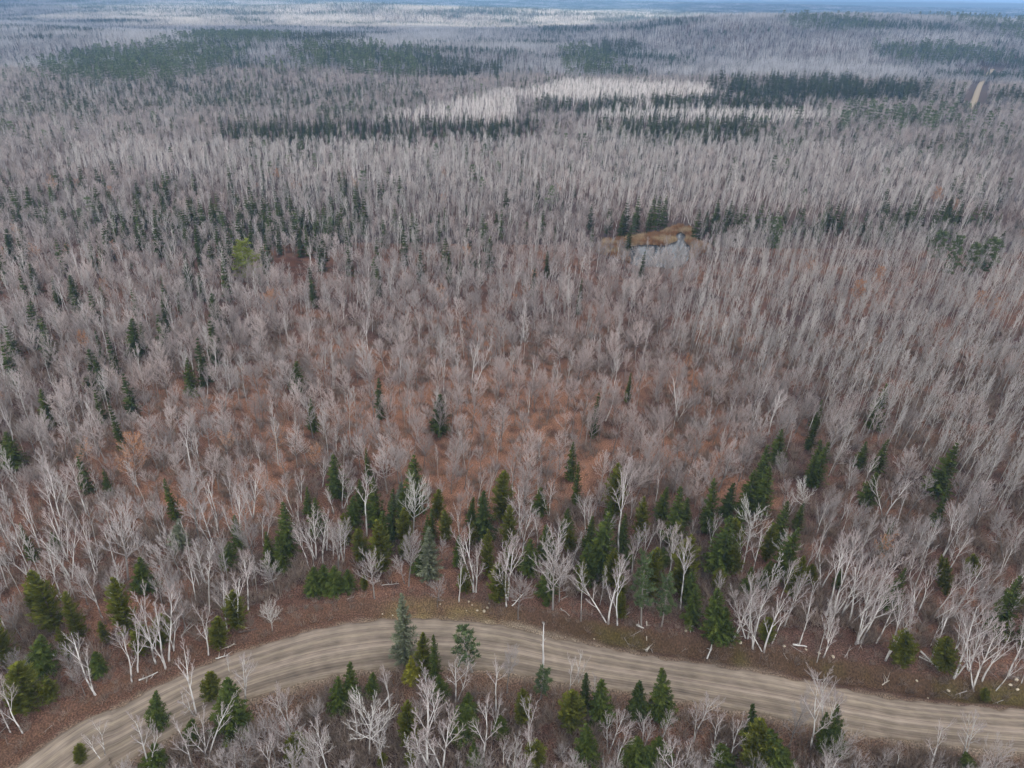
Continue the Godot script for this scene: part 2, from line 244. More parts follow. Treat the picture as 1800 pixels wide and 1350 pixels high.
	["cedar", 15.26, -68.5, 5.07, -0.09, 1.62, "short yellowish cedar on the far verge around the two-tone pine"],
	["fir", 24.5, -68.07, 6.9, -0.06, 2.45, "dark fir on the far verge around the big twin firs, first fir from left"],
	["birch", 13.36, -68.07, 12.74, -0.09, 2.81, "white birch on the far verge around the two-tone pine, first birch from left"],
	["birch", 36.96, -67.91, 10.28, -0.03, 0, "white birch on the far verge right of the twin firs, fifth birch from left"],
	["birch", 14.56, -67.8, 12.08, -0.05, 0, "white birch on the far verge around the two-tone pine, second birch from left"],
	["birch", 53.59, -67.71, 9.79, -0.07, 3.56, "white birch behind the far verge by the crossed fallen logs, second birch from left"],
	["pine", 17.74, -67.56, 13.2, -0.06, 3.13, "pine with yellow-green top and grey skirt on the far verge around the two-tone pine"],
	["pine", 20.4, -67.52, 9.17, -0.02, 2.87, "pale pine on the far verge around the two-tone pine"],
	["round", -31.62, -66.98, 6.16, 0.18, 4.3, "mossy grey spreading maple on the far verge left of the bare leaf bank"],
	["birch", -35.86, -66.71, 12.5, 0.2, 0, "white birch on the far verge left of the bare leaf bank, fourth birch from left"],
	["cedar", -35.91, -66.61, 7.24, 0.09, 2.83, "yellowish cedar on the far verge left of the bare leaf bank, second cedar from left"],
	["birch", -37.38, -66.49, 9.8, 0.14, 0, "white birch on the far verge left of the bare leaf bank, second birch from left"],
	["birch", 41.87, -65.89, 9.44, 0.04, 0, "right-leaning white birch on the far verge above the mossy bank, second birch from left"],
	["birch", 31.43, -65.71, 11.34, -0.03, 0, "white birch on the far verge right of the twin firs, first birch from left"],
	["fir", 27.28, -65.64, 9.19, -0.13, 3.53, "dark fir on the far verge around the big twin firs, second fir from left"],
	["birch", 29.25, -65.39, 9.72, 0.14, 0, "right-leaning white birch on the far verge around the big twin firs, second birch from left"],
	["fir", 28.57, -65.38, 6.22, -0.15, 2.43, "dark fir on the far verge around the big twin firs, third fir from left"],
	["birch", 45.96, -65.22, 12.61, 0.16, 0, "right-leaning white birch on the far verge above the mossy bank, fourth birch from left"],
	["birch", 48.03, -65.16, 10.77, 0.03, 0, "right-leaning white birch on the far verge above the mossy bank, fifth birch from left"],
	["birch", 45.28, -65.02, 13.22, 0.03, 3.69, "right-leaning white birch on the far verge above the mossy bank, third birch from left"],
	["birch", 55.12, -65.01, 7.16, 0.07, 0, "right-leaning white birch on the far verge by the crossed fallen logs, second birch from left"],
	["cedar", 33.7, -65.01, 4.7, -0.11, 3.64, "short yellowish cedar on the far verge right of the twin firs"],
	["birch", 34.32, -64.83, 6.96, 0.2, 2.46, "right-leaning white birch on the far verge right of the twin firs, fourth birch from left"],
	["birch", 37.85, -64.71, 7.82, -0.01, 0, "white birch on the far verge above the mossy bank, first birch from left"],
	["birch", 31.64, -64.33, 11.75, -0.06, 0, "white birch on the far verge right of the twin firs, second birch from left"],
	["cedar", -37.62, -64.05, 5.68, 0.15, 2.82, "yellowish cedar on the far verge left of the bare leaf bank, first cedar from left"],
	["birch", 33.07, -63.9, 10.77, -0.11, 0, "white birch on the far verge right of the twin firs, third birch from left"],
	["cedar", -44.84, -63.65, 5.68, 0.19, 3.74, "short yellowish cedar on the far verge beside the five-birch row, second cedar from left"],
	["birch", 57.35, -63.6, 9.16, -0.1, 0, "right-leaning white birch on the far verge by the crossed fallen logs, fourth birch from left"],
	["birch", -38.57, -62.86, 10.82, 0.23, 3.09, "white birch on the far verge left of the bare leaf bank, first birch from left"],
	["birch", -42.85, -62.78, 7.65, 0.26, 0, "white birch on the far verge beside the five-birch row, sixth birch from left"],
	["birch", 53.84, -62.47, 12.18, 0.03, 0, "right-leaning white birch on the far verge by the crossed fallen logs, first birch from left"],
	["birch", 47.97, -62.38, 12.15, -0.05, 0, "right-leaning white birch on the far verge above the mossy bank, sixth birch from left"],
	["cedar", -46.78, -62.27, 5.65, 0.19, 2.89, "short yellowish cedar on the far verge beside the five-birch row, first cedar from left"],
	["lichen", -13.13, -61.96, 12.91, 0.03, 2.84, "tall spruce grey with lichen beside the lichen-grey spruce below the road"],
	["cedar", 50.06, -61.71, 6.93, -0.25, 3.94, "yellowish cedar on the far verge by the crossed fallen logs, first cedar from left"],
	["birch", -42.98, -61.54, 13.17, 0.22, 0, "white birch on the far verge beside the five-birch row, fifth birch from left"],
	["snag", 4.4, -61.38, 8.48, -0.01, 0.75, "dead white birch snag around the white snag below the road"],
	["birch", -44.39, -61, 12.73, 0.05, 0, "left-leaning white birch on the far verge beside the five-birch row, third birch from left"],
	["birch", 57.83, -60.99, 10.51, -0.08, 0, "right-leaning white birch on the far verge by the crossed fallen logs, fifth birch from left"],
	["cedar", 55.07, -60.94, 6.61, -0.3, 3.32, "yellowish cedar on the far verge by the crossed fallen logs, second cedar from left"],
	["pine", -4.51, -60.8, 8.05, -0.14, 3.3, "pale pine beside the lichen-grey spruce below the road"],
	["birch", -43.11, -60.67, 13.28, 0.11, 0, "white birch on the far verge beside the five-birch row, fourth birch from left"],
	["cedar", -10.19, -60.28, 7.76, -0.02, 2.25, "yellowish cedar beside the lichen-grey spruce below the road, third cedar from left"],
	["birch", 62.18, -60.21, 10, -0.14, 0, "white birch on the far verge by the crossed fallen logs, ninth birch from left"],
	["birch", 55.49, -60.1, 13.26, -0.06, 0, "right-leaning white birch on the far verge by the crossed fallen logs, third birch from left"],
	["fir", -9.08, -59.88, 8.04, 0.01, 1.64, "dark fir beside the lichen-grey spruce below the road, first fir from left"],
	["birch", -34.8, -59.88, 3.61, 0.12, 0, "white birch on the far verge left of the bare leaf bank, third birch from left"],
	["birch", 58.84, -59.74, 11.39, -0.12, 0, "right-leaning white birch on the far verge by the crossed fallen logs, seventh birch from left"],
	["birch", -45.97, -59.61, 11.23, 0.18, 0, "white birch on the far verge beside the five-birch row, second birch from left"],
	["fir", -57.53, -59.5, 6.57, 0.22, 3.51, "dark fir behind the far verge at the shaded road bend"],
	["gold", -11.86, -59.42, 4.8, 0.01, 2.42, "bright yellow cedar beside the lichen-grey spruce below the road"],
	["birch", 63.46, -59.4, 6.13, -0.08, 0, "right-leaning white birch on the far verge by the crossed fallen logs, tenth birch from left"],
	["birch", 8.79, -59.34, 5.9, 0, 1.95, "short white birch around the white snag below the road, fourth birch from left"],
	["fir", -50.65, -59.19, 4.09, 0.15, 2.57, "short dark fir on the far verge at the shaded road bend"],
	["birch", 57.66, -59.15, 12.47, -0.12, 0, "right-leaning white birch on the far verge by the crossed fallen logs, sixth birch from left"],
	["birch", 60.36, -58.94, 8.09, 0.1, 0, "right-leaning white birch on the far verge by the crossed fallen logs, eighth birch from left"],
	["birch", -46.31, -58.52, 10.99, 0.11, 0, "white birch on the far verge beside the five-birch row, first birch from left"],
	["cedar", 58.82, -58.11, 2.58, -0.3, 3.2, "short yellowish cedar on the far verge by the crossed fallen logs, third cedar from left"],
	["birch", 7.47, -57.52, 7.23, 0.01, 0, "white birch around the white snag below the road, third birch from left"],
	["pine", 3.99, -57.23, 5.37, 0.04, 3.55, "round bluish-green pine around the white snag below the road"],
	["fir", -16.41, -57.14, 4.48, 0.1, 1.66, "short dark fir below the pair of dark spruces, third fir from left"],
	["fir", -8.1, -57.03, 4.07, -0.05, 2.23, "short dark fir beside the lichen-grey spruce below the road, second fir from left"],
	["fir", -18.69, -56.47, 6.8, 0.04, 2.24, "dark fir below the pair of dark spruces, second fir from left"],
	["birch", -49.6, -56.37, 10.69, -0.07, 3.28, "left-leaning white birch on the far verge at the shaded road bend, third birch from left"],
	["birch", -6.32, -56.28, 9.37, 0.03, 5.06, "white birch beside the lichen-grey spruce below the road, third birch from left"],
	["cedar", 17.32, -56.26, 1.55, -0.06, 1.52, "short yellowish cedar below the straight road stretch"],
	["cedar", -35.62, -56.2, 5.05, 0.13, 2.84, "short yellowish cedar around the ragged fir below the road"],
	["birch", 10.26, -56.15, 6.82, 0.01, 0, "white birch around the white snag below the road, fifth birch from left"],
	["grey", -50.64, -56.12, 5.99, -0.02, 4.52, "left-leaning grey bare maple on the far verge at the shaded road bend"],
	["birch", -31.48, -55.72, 8.78, 0.13, 2.9, "white birch around the ragged fir below the road, fifth birch from left"],
	["spruce", 9.46, -55.59, 7.18, -0.06, 1.46, "narrow spruce around the white snag below the road"],
	["birch", -14.12, -55.38, 8.68, 0.03, 3.35, "white birch below the pair of dark spruces"],
	["fir", -19.94, -55.28, 6.2, 0.06, 2.23, "dark fir below the pair of dark spruces, first fir from left"],
	["fir", -4.54, -55.14, 3.85, -0.03, 2.5, "short dark fir beside the lichen-grey spruce below the road, fourth fir from left"],
	["cedar", -53.97, -55.13, 4.35, 0.22, 2.89, "short yellowish cedar on the far verge at the shaded road bend, second cedar from left"],
	["fir", 18.4, -54.59, 8.85, -0.12, 2.92, "dark fir below the straight road stretch, fourth fir from left"],
	["spruce", 15.49, -54.55, 6.68, -0.06, 2.05, "narrow spruce below the straight road stretch"],
	["fir", 11.31, -54.48, 7.15, -0.08, 2.9, "dark fir around the white snag below the road, second fir from left"],
	["birch", -36.7, -54.26, 10.39, 0.06, 3.07, "white birch around the ragged fir below the road, second birch from left"],
	["cedar", -55.98, -53.96, 8.81, 0.16, 4.71, "yellowish cedar on the far verge at the shaded road bend, first cedar from left"],
	["cedar", 7.39, -53.09, 6.94, -0.02, 3.15, "yellowish cedar around the white snag below the road, second cedar from left"],
	["grey", -22.09, -53, 5.5, 0.14, 4.14, "short grey bare maple below the pair of dark spruces, third maple from left"],
	["fir", -40.61, -52.93, 6.45, 0.2, 2.2, "leaning ragged dark fir below the shaded road bend"],
	["fir", -30.52, -52.87, 3.03, -0, 1.68, "left-leaning dark fir around the ragged fir below the road, third fir from left"],
	["fir", -31.66, -52.34, 9.71, 0.11, 3.58, "dark fir around the ragged fir below the road, second fir from left"],
	["fir", -0.62, -52.24, 3.53, -0.04, 2.6, "short dark fir beside the lichen-grey spruce below the road, seventh fir from left"],
	["birch", -1.73, -52.22, 6.94, 0.16, 0, "white birch beside the lichen-grey spruce below the road, sixth birch from left"],
	["fir", -4.36, -52.18, 5.48, -0.04, 2.43, "short dark fir beside the lichen-grey spruce below the road, fifth fir from left"],
	["birch", 21.51, -51.86, 10.19, -0.03, 2.87, "white birch near the widest yellowish cedar below the road, first birch from left"],
	["birch", 17.61, -51.66, 5.7, 0.1, 0, "right-leaning white birch below the straight road stretch, fourth birch from left"],
	["fir", -5.42, -51.46, 6.24, -0.01, 2.41, "dark fir beside the lichen-grey spruce below the road, third fir from left"],
	["birch", -55.27, -51.27, 9.83, 0.08, 0, "left-leaning white birch on the far verge at the shaded road bend, second birch from left"],
	["birch", -56.56, -51.25, 7.99, 0.1, 0, "left-leaning white birch on the far verge at the shaded road bend, first birch from left"],
	["birch", 26.33, -51.09, 6.95, 0.16, 0, "right-leaning white birch near the widest yellowish cedar below the road, fourth birch from left"],
	["birch", 34.61, -51.01, 12.39, -0.18, 0, "white birch by the fir pair below the road, first birch from left"],
	["fir", -35.86, -51, 3.81, 0.17, 2.62, "short dark fir around the ragged fir below the road, first fir from left"],
	["fir", 36.11, -50.68, 7.65, -0.21, 1.97, "dark fir by the fir pair below the road, first fir from left"],
	["birch", 35.46, -50.67, 13.44, -0.14, 3.25, "white birch by the fir pair below the road, second birch from left"],
	["cedar", -11.05, -50.67, 8.57, 0.03, 2.39, "yellowish cedar beside the lichen-grey spruce below the road, first cedar from left"],
	["spruce", 27.67, -50.56, 9.04, -0.15, 1.75, "narrow spruce near the widest yellowish cedar below the road"],
	["birch", 2.32, -50.52, 10.13, -0.03, 3.18, "white birch around the white snag below the road, first birch from left"],
	["birch", 19.26, -50.43, 2.74, 0.06, 0, "short white birch below the straight road stretch, sixth birch from left"],
	["fir", 37.4, -50.36, 8.67, -0.21, 2.12, "dark fir by the fir pair below the road, second fir from left"],
	["birch", 23.43, -50.36, 8.49, -0.06, 3.75, "white birch near the widest yellowish cedar below the road, second birch from left"],
	["birch", 11.58, -50.32, 7.68, 0.15, 2.4, "right-leaning white birch below the straight road stretch, first birch from left"],
	["grey", -28.33, -49.59, 3.69, -0.04, 2.53, "left-leaning grey bare maple around the ragged fir below the road, second maple from left"],
	["birch", 14.88, -49.55, 7.37, 0.05, 3.25, "white birch below the straight road stretch, third birch from left"],
	["birch", 51.12, -49.54, 8.77, -0.14, 3.7, "white birch by the fir pair below the road, fifth birch from left"],
	["birch", 24.94, -49.49, 8.58, 0.02, 0, "white birch near the widest yellowish cedar below the road, third birch from left"],
	["fir", 17.14, -49.38, 4.48, -0.14, 2.44, "short dark fir below the straight road stretch, third fir from left"],
	["birch", -33.34, -49.31, 9.2, 0.27, 0, "white birch around the ragged fir below the road, fourth birch from left"],
	["fir", 9.3, -49.26, 6.86, -0.12, 2.52, "dark fir around the white snag below the road, first fir from left"],
	["round", -15.31, -49.24, 10.36, 0.06, 6.95, "largest white round-crowned maple below the pair of dark spruces"],
	["grey", 5.99, -49.22, 3.51, -0.01, 2.83, "short grey bare maple around the white snag below the road"],
	["birch", 47.41, -49.15, 9.67, -0.16, 3.14, "white birch by the fir pair below the road, fourth birch from left"],
	["grey", -23.55, -49.11, 10.09, 0.12, 3.13, "grey bare maple below the pair of dark spruces, second maple from left"],
	["birch", -2.59, -49.09, 12.32, 0.04, 3.25, "white birch beside the lichen-grey spruce below the road, fifth birch from left"],
	["birch", 43.51, -48.96, 5.64, -0.23, 3.44, "short white birch by the fir pair below the road, third birch from left"],
	["birch", -44.73, -48.94, 6.47, 0.1, 0, "left-leaning white birch below the shaded road bend, second birch from left"],
	["fir", 29.73, -48.9, 6.86, -0.23, 3.23, "dark fir near the widest yellowish cedar below the road, second fir from left"],
	["fir", 51.26, -48.88, 3.2, -0.3, 3.27, "left-leaning dark fir by the fir pair below the road, third fir from left"],
	["cedar", 27.82, -48.87, 8.09, -0.11, 4.35, "yellowish cedar near the widest yellowish cedar below the road"],
	["birch", 17.34, -48.71, 6.42, 0.05, 0, "white birch below the straight road stretch, fifth birch from left"],
	["birch", -33.39, -48.63, 8.89, 0.12, 0, "white birch around the ragged fir below the road, third birch from left"],
	["fir", 30.57, -48.58, 4.95, -0.26, 2.52, "short dark fir near the widest yellowish cedar below the road, third fir from left"],
	["cedar", 3.11, -48.51, 4.97, 0.03, 2.8, "short yellowish cedar around the white snag below the road, first cedar from left"],
	["fir", 15.73, -48.49, 4, -0.07, 2.14, "short dark fir below the straight road stretch, second fir from left"],
	["birch", 19.82, -48.49, 5.36, -0.01, 0, "short white birch below the straight road stretch, seventh birch from left"],
	["fir", 24.05, -48.48, 4.96, -0.21, 3.19, "short dark fir near the widest yellowish cedar below the road, first fir from left"],
	["round", 23.29, -48.47, 4.96, -0.13, 4.34, "short white round-crowned maple near the widest yellowish cedar below the road"],
	["birch", -44.99, -48.46, 5.11, -0.11, 0, "left-leaning white birch below the shaded road bend, first birch from left"],
	["cedar", -23.36, -48.45, 5.44, 0.13, 2.6, "short yellowish cedar below the pair of dark spruces, first cedar from left"],
	["birch", 12.06, -48.44, 8.84, 0.09, 0, "white birch below the straight road stretch, second birch from left"],
	["fir", -3.51, -48.41, 4.28, -0.03, 1.68, "short dark fir beside the lichen-grey spruce below the road, sixth fir from left"],
	["birch", 2.54, -48.37, 7.34, 0.02, 0, "white birch around the white snag below the road, second birch from left"],
	["fir", 14.32, -48.34, 5.92, -0.08, 2.82, "short dark fir below the straight road stretch, first fir from left"],
	["birch", -8.66, -48.33, 14.43, -0.02, 3.49, "tall white birch beside the lichen-grey spruce below the road, first birch from left"],
	["cedar", -10.74, -48.3, 2.81, 0.06, 3.13, "short yellowish cedar beside the lichen-grey spruce below the road, second cedar from left"],
	["cedar", -13.75, -48.26, 2.52, 0.05, 1.86, "short yellowish cedar below the pair of dark spruces, second cedar from left"],
	["round", -20.9, -48.15, 6.67, 0.12, 4.56, "white round-crowned maple below the pair of dark spruces"],
	["birch", -0.35, -48.13, 5.62, -0.06, 0, "short white birch beside the lichen-grey spruce below the road, seventh birch from left"],
	["cedar", -47.13, -48.1, 3.3, 0.19, 2.71, "short yellowish cedar below the shaded road bend"],
	["birch", -5.43, -48.05, 3.99, 0.04, 0, "short white birch beside the lichen-grey spruce below the road, fourth birch from left"],
	["grey", -30.02, -48.02, 5.22, -0.06, 2.65, "left-leaning grey bare maple around the ragged fir below the road, first maple from left"],
	["birch", -7.05, -47.9, 11.94, 0.06, 4.05, "white birch beside the lichen-grey spruce below the road, second birch from left"],
	["grey", -25.4, -47.89, 10.6, 0.12, 3.11, "grey bare maple below the pair of dark spruces, first maple from left"],
	["birch", -34.38, -47.63, 8.84, -0.03, 0, "left-leaning white birch around the ragged fir below the road, first birch from left"],
	["fir", -38.42, -47.57, 4.95, 0.19, 3.04, "short dark fir below the shaded road bend"],
	["birch", -39.08, -47.24, 11.36, 0.13, 3.71, "white birch below the shaded road bend, third birch from left"]]
var CONIFER_STANDS := [
	["spruce", 0.055, 9, PackedVector2Array([Vector2(-159, -394), Vector2(-177, -447), Vector2(-125, -470), Vector2(-39, -485), Vector2(14, -480), Vector2(13, -418), Vector2(-63, -396)])],
	["spruce", 0.12, 10, PackedVector2Array([Vector2(50, -486), Vector2(77, -495), Vector2(159, -492), Vector2(138, -421), Vector2(76, -418), Vector2(53, -445)])],
	["spruce", 0.13, 10, PackedVector2Array([Vector2(-1, -524), Vector2(39, -560), Vector2(172, -599), Vector2(235, -611), Vector2(202, -541), Vector2(136, -521), Vector2(29, -514)])],
	["spruce", 0.13, 13, PackedVector2Array([Vector2(163, -599), Vector2(192, -693), Vector2(277, -728), Vector2(379, -717), Vector2(330, -619), Vector2(246, -604)])],
	["pine", 0.05, 13, PackedVector2Array([Vector2(-221, -774), Vector2(-245, -914), Vector2(-181, -928), Vector2(-82, -814), Vector2(-97, -700), Vector2(-173, -763)])],
	["pine", 0.03, 12, PackedVector2Array([Vector2(-392, -651), Vector2(-498, -872), Vector2(-389, -922), Vector2(-285, -795), Vector2(-290, -673)])],
	["spruce", 0.02, 9, PackedVector2Array([Vector2(-315, -470), Vector2(-403, -637), Vector2(-206, -679), Vector2(-68, -615), Vector2(-63, -572), Vector2(-290, -470)])],
	["pine", 0.05, 13, PackedVector2Array([Vector2(51, -750), Vector2(77, -1034), Vector2(117, -1055), Vector2(103, -760)])],
	["spruce", 0.12, 14, PackedVector2Array([Vector2(105, -982), Vector2(127, -1158), Vector2(175, -1142), Vector2(163, -1028)])],
	["pine", 0.05, 13, PackedVector2Array([Vector2(1621, -3209), Vector2(2041, -3887), Vector2(798, -1349), Vector2(758, -1185), Vector2(703, -1091), Vector2(726, -1218)])],
	["spruce", 0.1, 9, PackedVector2Array([Vector2(47, -244), Vector2(51, -256), Vector2(122, -261), Vector2(193, -272), Vector2(179, -250), Vector2(118, -240)])],
	["spruce", 0.007, 9, PackedVector2Array([Vector2(-132, -167), Vector2(-211, -292), Vector2(-75, -309), Vector2(-1, -254), Vector2(-4, -196), Vector2(-46, -177)])],
	["spruce", 0.035, 9, PackedVector2Array([Vector2(-131, -216), Vector2(-148, -254), Vector2(-87, -264), Vector2(-55, -255), Vector2(-52, -222), Vector2(-104, -204)])],
	["spruce", 0.22, 10, PackedVector2Array([Vector2(21, -243), Vector2(30, -250), Vector2(53, -256), Vector2(51, -246), Vector2(31, -240)])],
	["spruce", 0.1, 8, PackedVector2Array([Vector2(60, -254), Vector2(71, -257), Vector2(66, -231), Vector2(64, -230)])],
	["pine", 0.04, 12, PackedVector2Array([Vector2(-412, -979), Vector2(-460, -1420), Vector2(-300, -942), Vector2(-374, -919)])],
	["spruce", 0.1, 14, PackedVector2Array([Vector2(-294, -990), Vector2(-288, -1292), Vector2(-214, -953)])],
	["pine", 0.012, 12, PackedVector2Array([Vector2(174, -459), Vector2(240, -554), Vector2(311, -517), Vector2(298, -457), Vector2(230, -459)])],
	["pine", 0.04, 13, PackedVector2Array([Vector2(475, -998), Vector2(547, -1093), Vector2(615, -1045), Vector2(575, -944)])],
	["spruce", 0.1, 12, PackedVector2Array([Vector2(374, -631), Vector2(444, -667), Vector2(398, -595), Vector2(365, -583)])],
	["spruce", 0.08, 13, PackedVector2Array([Vector2(-104, -792), Vector2(-37, -864), Vector2(-15, -748), Vector2(-57, -714)])],
	["pine", 0.04, 13, PackedVector2Array([Vector2(427, -1210), Vector2(500, -1321), Vector2(570, -1355), Vector2(532, -1213)])],
	["fir", 0.08, 9, PackedVector2Array([Vector2(-33, -78), Vector2(-36, -94), Vector2(0, -97), Vector2(44, -89), Vector2(40, -75), Vector2(8, -74), Vector2(-17, -80)])],
	["fir", 0.012, 9, PackedVector2Array([Vector2(40, -75), Vector2(44, -89), Vector2(70, -83), Vector2(64, -62), Vector2(52, -64)])],
	["cedar", 0.08, 8, PackedVector2Array([Vector2(-26, -48), Vector2(-20, -54), Vector2(1, -55), Vector2(27, -53), Vector2(39, -49)])],
	["cedar", 0.055, 9, PackedVector2Array([Vector2(-33, -77), Vector2(-31, -92), Vector2(0, -94), Vector2(43, -86), Vector2(38, -71), Vector2(8, -71), Vector2(-16, -76)])],
	["fir", 0.12, 9, PackedVector2Array([Vector2(-26, -48), Vector2(-20, -54), Vector2(1, -55), Vector2(27, -53), Vector2(39, -49)])],
	["cedar", 0.03, 9, PackedVector2Array([Vector2(-59, -54), Vector2(-68, -67), Vector2(-54, -69), Vector2(-43, -66), Vector2(-48, -58)])],
	["spruce", 0.006, 9, PackedVector2Array([Vector2(-83, -90), Vector2(-136, -174), Vector2(-77, -176), Vector2(-47, -94)])],
	["fir", 0.002, 9, PackedVector2Array([Vector2(33, -93), Vector2(42, -131), Vector2(92, -123), Vector2(72, -85)])],
	["cedar", 0.02, 9, PackedVector2Array([Vector2(14, -69), Vector2(18, -84), Vector2(44, -82), Vector2(38, -66)])]]
var ASPEN_STANDS := [
	["aspen", 0.9, 1.65, PackedVector2Array([Vector2(-3, -585), Vector2(47, -686), Vector2(165, -665), Vector2(155, -604), Vector2(39, -558)])],
	["aspen", 0.95, 1.65, PackedVector2Array([Vector2(47, -498), Vector2(71, -545), Vector2(232, -514), Vector2(164, -486), Vector2(73, -491)])],
	["aspen", 0.8, 1.5, PackedVector2Array([Vector2(-95, -467), Vector2(-3, -621), Vector2(1, -528), Vector2(-2, -475)])],
	["aspen", 0.55, 1.2, PackedVector2Array([Vector2(-206, -323), Vector2(-219, -371), Vector2(30, -412), Vector2(157, -412), Vector2(241, -365), Vector2(183, -266), Vector2(116, -262), Vector2(75, -260), Vector2(55, -262), Vector2(21, -278), Vector2(-48, -292)])],
	["aspen", 0.85, 1.0, PackedVector2Array([Vector2(38, -152), Vector2(57, -208), Vector2(86, -247), Vector2(132, -245), Vector2(163, -218), Vector2(81, -86), Vector2(68, -105), Vector2(61, -134)])],
	["aspen", 0.5, 1.0, PackedVector2Array([Vector2(-162, -339), Vector2(-91, -264), Vector2(-45, -204), Vector2(-12, -227), Vector2(-11, -313)])],
	["aspen", 0.6, 1.2, PackedVector2Array([Vector2(30, -412), Vector2(46, -488), Vector2(161, -422), Vector2(226, -364)])]]
var CLEARINGS := [
	PackedVector2Array([Vector2(26, -228), Vector2(31, -239), Vector2(43, -244), Vector2(52, -249), Vector2(60, -258), Vector2(65, -255), Vector2(63, -240), Vector2(67, -233), Vector2(63, -227), Vector2(54, -217), Vector2(37, -216)]),
	PackedVector2Array([Vector2(-70, -194), Vector2(-77, -214), Vector2(-70, -218), Vector2(-61, -208), Vector2(-57, -193)]),
	PackedVector2Array([Vector2(-34, -63), Vector2(-33, -70), Vector2(-30, -72), Vector2(-25, -72), Vector2(-15, -72), Vector2(-3, -70), Vector2(5, -68), Vector2(8, -65)]),
	PackedVector2Array([Vector2(-29, -57), Vector2(-23, -59), Vector2(-18, -60), Vector2(-16, -59), Vector2(-20, -55), Vector2(-27, -54)]),
	PackedVector2Array([Vector2(20, -57), Vector2(31, -55), Vector2(58, -50), Vector2(58, -49), Vector2(37, -49), Vector2(32, -52), Vector2(24, -55)]),
	PackedVector2Array([Vector2(5, -59), Vector2(8, -59), Vector2(17, -58), Vector2(16, -56), Vector2(7, -57)]),
	PackedVector2Array([Vector2(375, -623), Vector2(338, -567), Vector2(355, -566), Vector2(389, -629)])]
var WATER := PackedVector2Array([Vector2(37, -222), Vector2(39, -232), Vector2(42, -234), Vector2(46, -235), Vector2(51, -234), Vector2(56, -239), Vector2(57, -247), Vector2(60, -250), Vector2(61, -246), Vector2(59, -238), Vector2(60, -232), Vector2(57, -221), Vector2(53, -214), Vector2(48, -211), Vector2(44, -213), Vector2(40, -212), Vector2(37, -215)])
var LEAFY := PackedVector2Array([Vector2(-54, -124), Vector2(-53, -156), Vector2(-14, -157), Vector2(39, -156), Vector2(42, -117), Vector2(33, -93), Vector2(0, -85), Vector2(-29, -83), Vector2(-49, -83), Vector2(-70, -97), Vector2(-69, -111)])
var MARSH := PackedVector2Array([Vector2(26, -228), Vector2(31, -239), Vector2(43, -244), Vector2(52, -249), Vector2(60, -258), Vector2(65, -255), Vector2(63, -240), Vector2(67, -233), Vector2(63, -227), Vector2(54, -217), Vector2(37, -216)])
const TRACK := [Vector2(349, -583), Vector2(380, -631), Vector2(415, -689), Vector2(465, -771), Vector2(538, -885), Vector2(571, -931)]
const HILLS := [
	[730, 1450, 430, 330, 44],
	[1050, 1100, 240, 250, 8],
	[330, 1350, 240, 200, 16],
	[-700, 1150, 500, 230, 10],
	[-200, 980, 260, 120, 7],
	[-350, 2450, 1300, 330, 24],
	[-2400, 3700, 1500, 600, 58],
	[200, 5200, 2500, 700, 22],
	[4000, 7600, 2500, 900, 40],
	[-4500, 8200, 3000, 1500, 48],
	[1500, 11500, 6000, 1500, 75]]
const BOULDERS := [
	["boulder", -9.57, -71.71, 0.25, "pale rounded boulder on the verge opposite the lichen-grey spruce, first boulder from the left"],
	["boulder", -5.87, -71.05, 0.17, "pale rounded boulder on the verge opposite the lichen-grey spruce, second boulder from the left"],
	["boulder", -5.62, -72.1, 0.33, "pale rounded boulder on the verge opposite the lichen-grey spruce, third boulder from the left"],
	["boulder", -5.12, -71.69, 0.25, "pale rounded boulder on the verge opposite the lichen-grey spruce, fourth boulder from the left"],
	["boulder", -4.37, -70.97, 0.33, "pale rounded boulder on the verge opposite the lichen-grey spruce, fifth boulder from the left"],
	["boulder", -3.42, -70.89, 0.5, "pale rounded boulder on the verge opposite the lichen-grey spruce, sixth boulder from the left"],
	["boulder", -2.96, -71.21, 0.41, "pale rounded boulder on the verge opposite the lichen-grey spruce, seventh boulder from the left"],
	["boulder", -2.75, -71.84, 0.33, "pale rounded boulder on the verge opposite the lichen-grey spruce, eighth boulder from the left"],
	["boulder", 23.54, -66.8, 0.41, "pale rounded boulder beside the two-tone pine"],
	["boulder", 30.22, -64.86, 0.5, "pale rounded boulder below the twin firs"],
	["boulder", 35.74, -64.4, 0.42, "pale rounded boulder on the mossy bank, first boulder from the left"],
	["boulder", 38.52, -64.08, 0.34, "pale rounded boulder on the mossy bank, second boulder from the left"],
	["boulder", 40.03, -63.57, 0.43, "pale rounded boulder on the mossy bank, third boulder from the left"],
	["boulder", 41.54, -62.88, 0.51, "pale rounded boulder on the mossy bank, fourth boulder from the left"],
	["boulder", 62.07, -59.22, 0.46, "pale rounded boulder under the last leaning birches, first boulder from the left"],
	["boulder", 62.9, -59.64, 0.55, "pale rounded boulder under the last leaning birches, second boulder from the left"],
	["boulder", 62.87, -58.9, 0.46, "pale rounded boulder under the last leaning birches, third boulder from the left"],
	["boulder", 51.04, -60.03, 0.35, "pale rounded boulder by the crossed fallen logs, first boulder from the left"],
	["boulder", 51.88, -58.32, 0.26, "pale rounded boulder by the crossed fallen logs, second boulder from the left"],
	["boulder", 54.67, -59.1, 0.44, "pale rounded boulder by the crossed fallen logs, third boulder from the left"],
	["boulder", -17.43, -70.32, 0.25, "pale rounded boulder on the bare leaf bank, first boulder from the left"],
	["boulder", -15.96, -69.94, 0.25, "pale rounded boulder on the bare leaf bank, second boulder from the left"],
	["boulder", 7.59, -66.52, 0.16, "pale rounded boulder by the sandy road edge, first boulder from the left"],
	["boulder", 11.46, -66.68, 0.24, "pale rounded boulder by the sandy road edge, second boulder from the left"]]
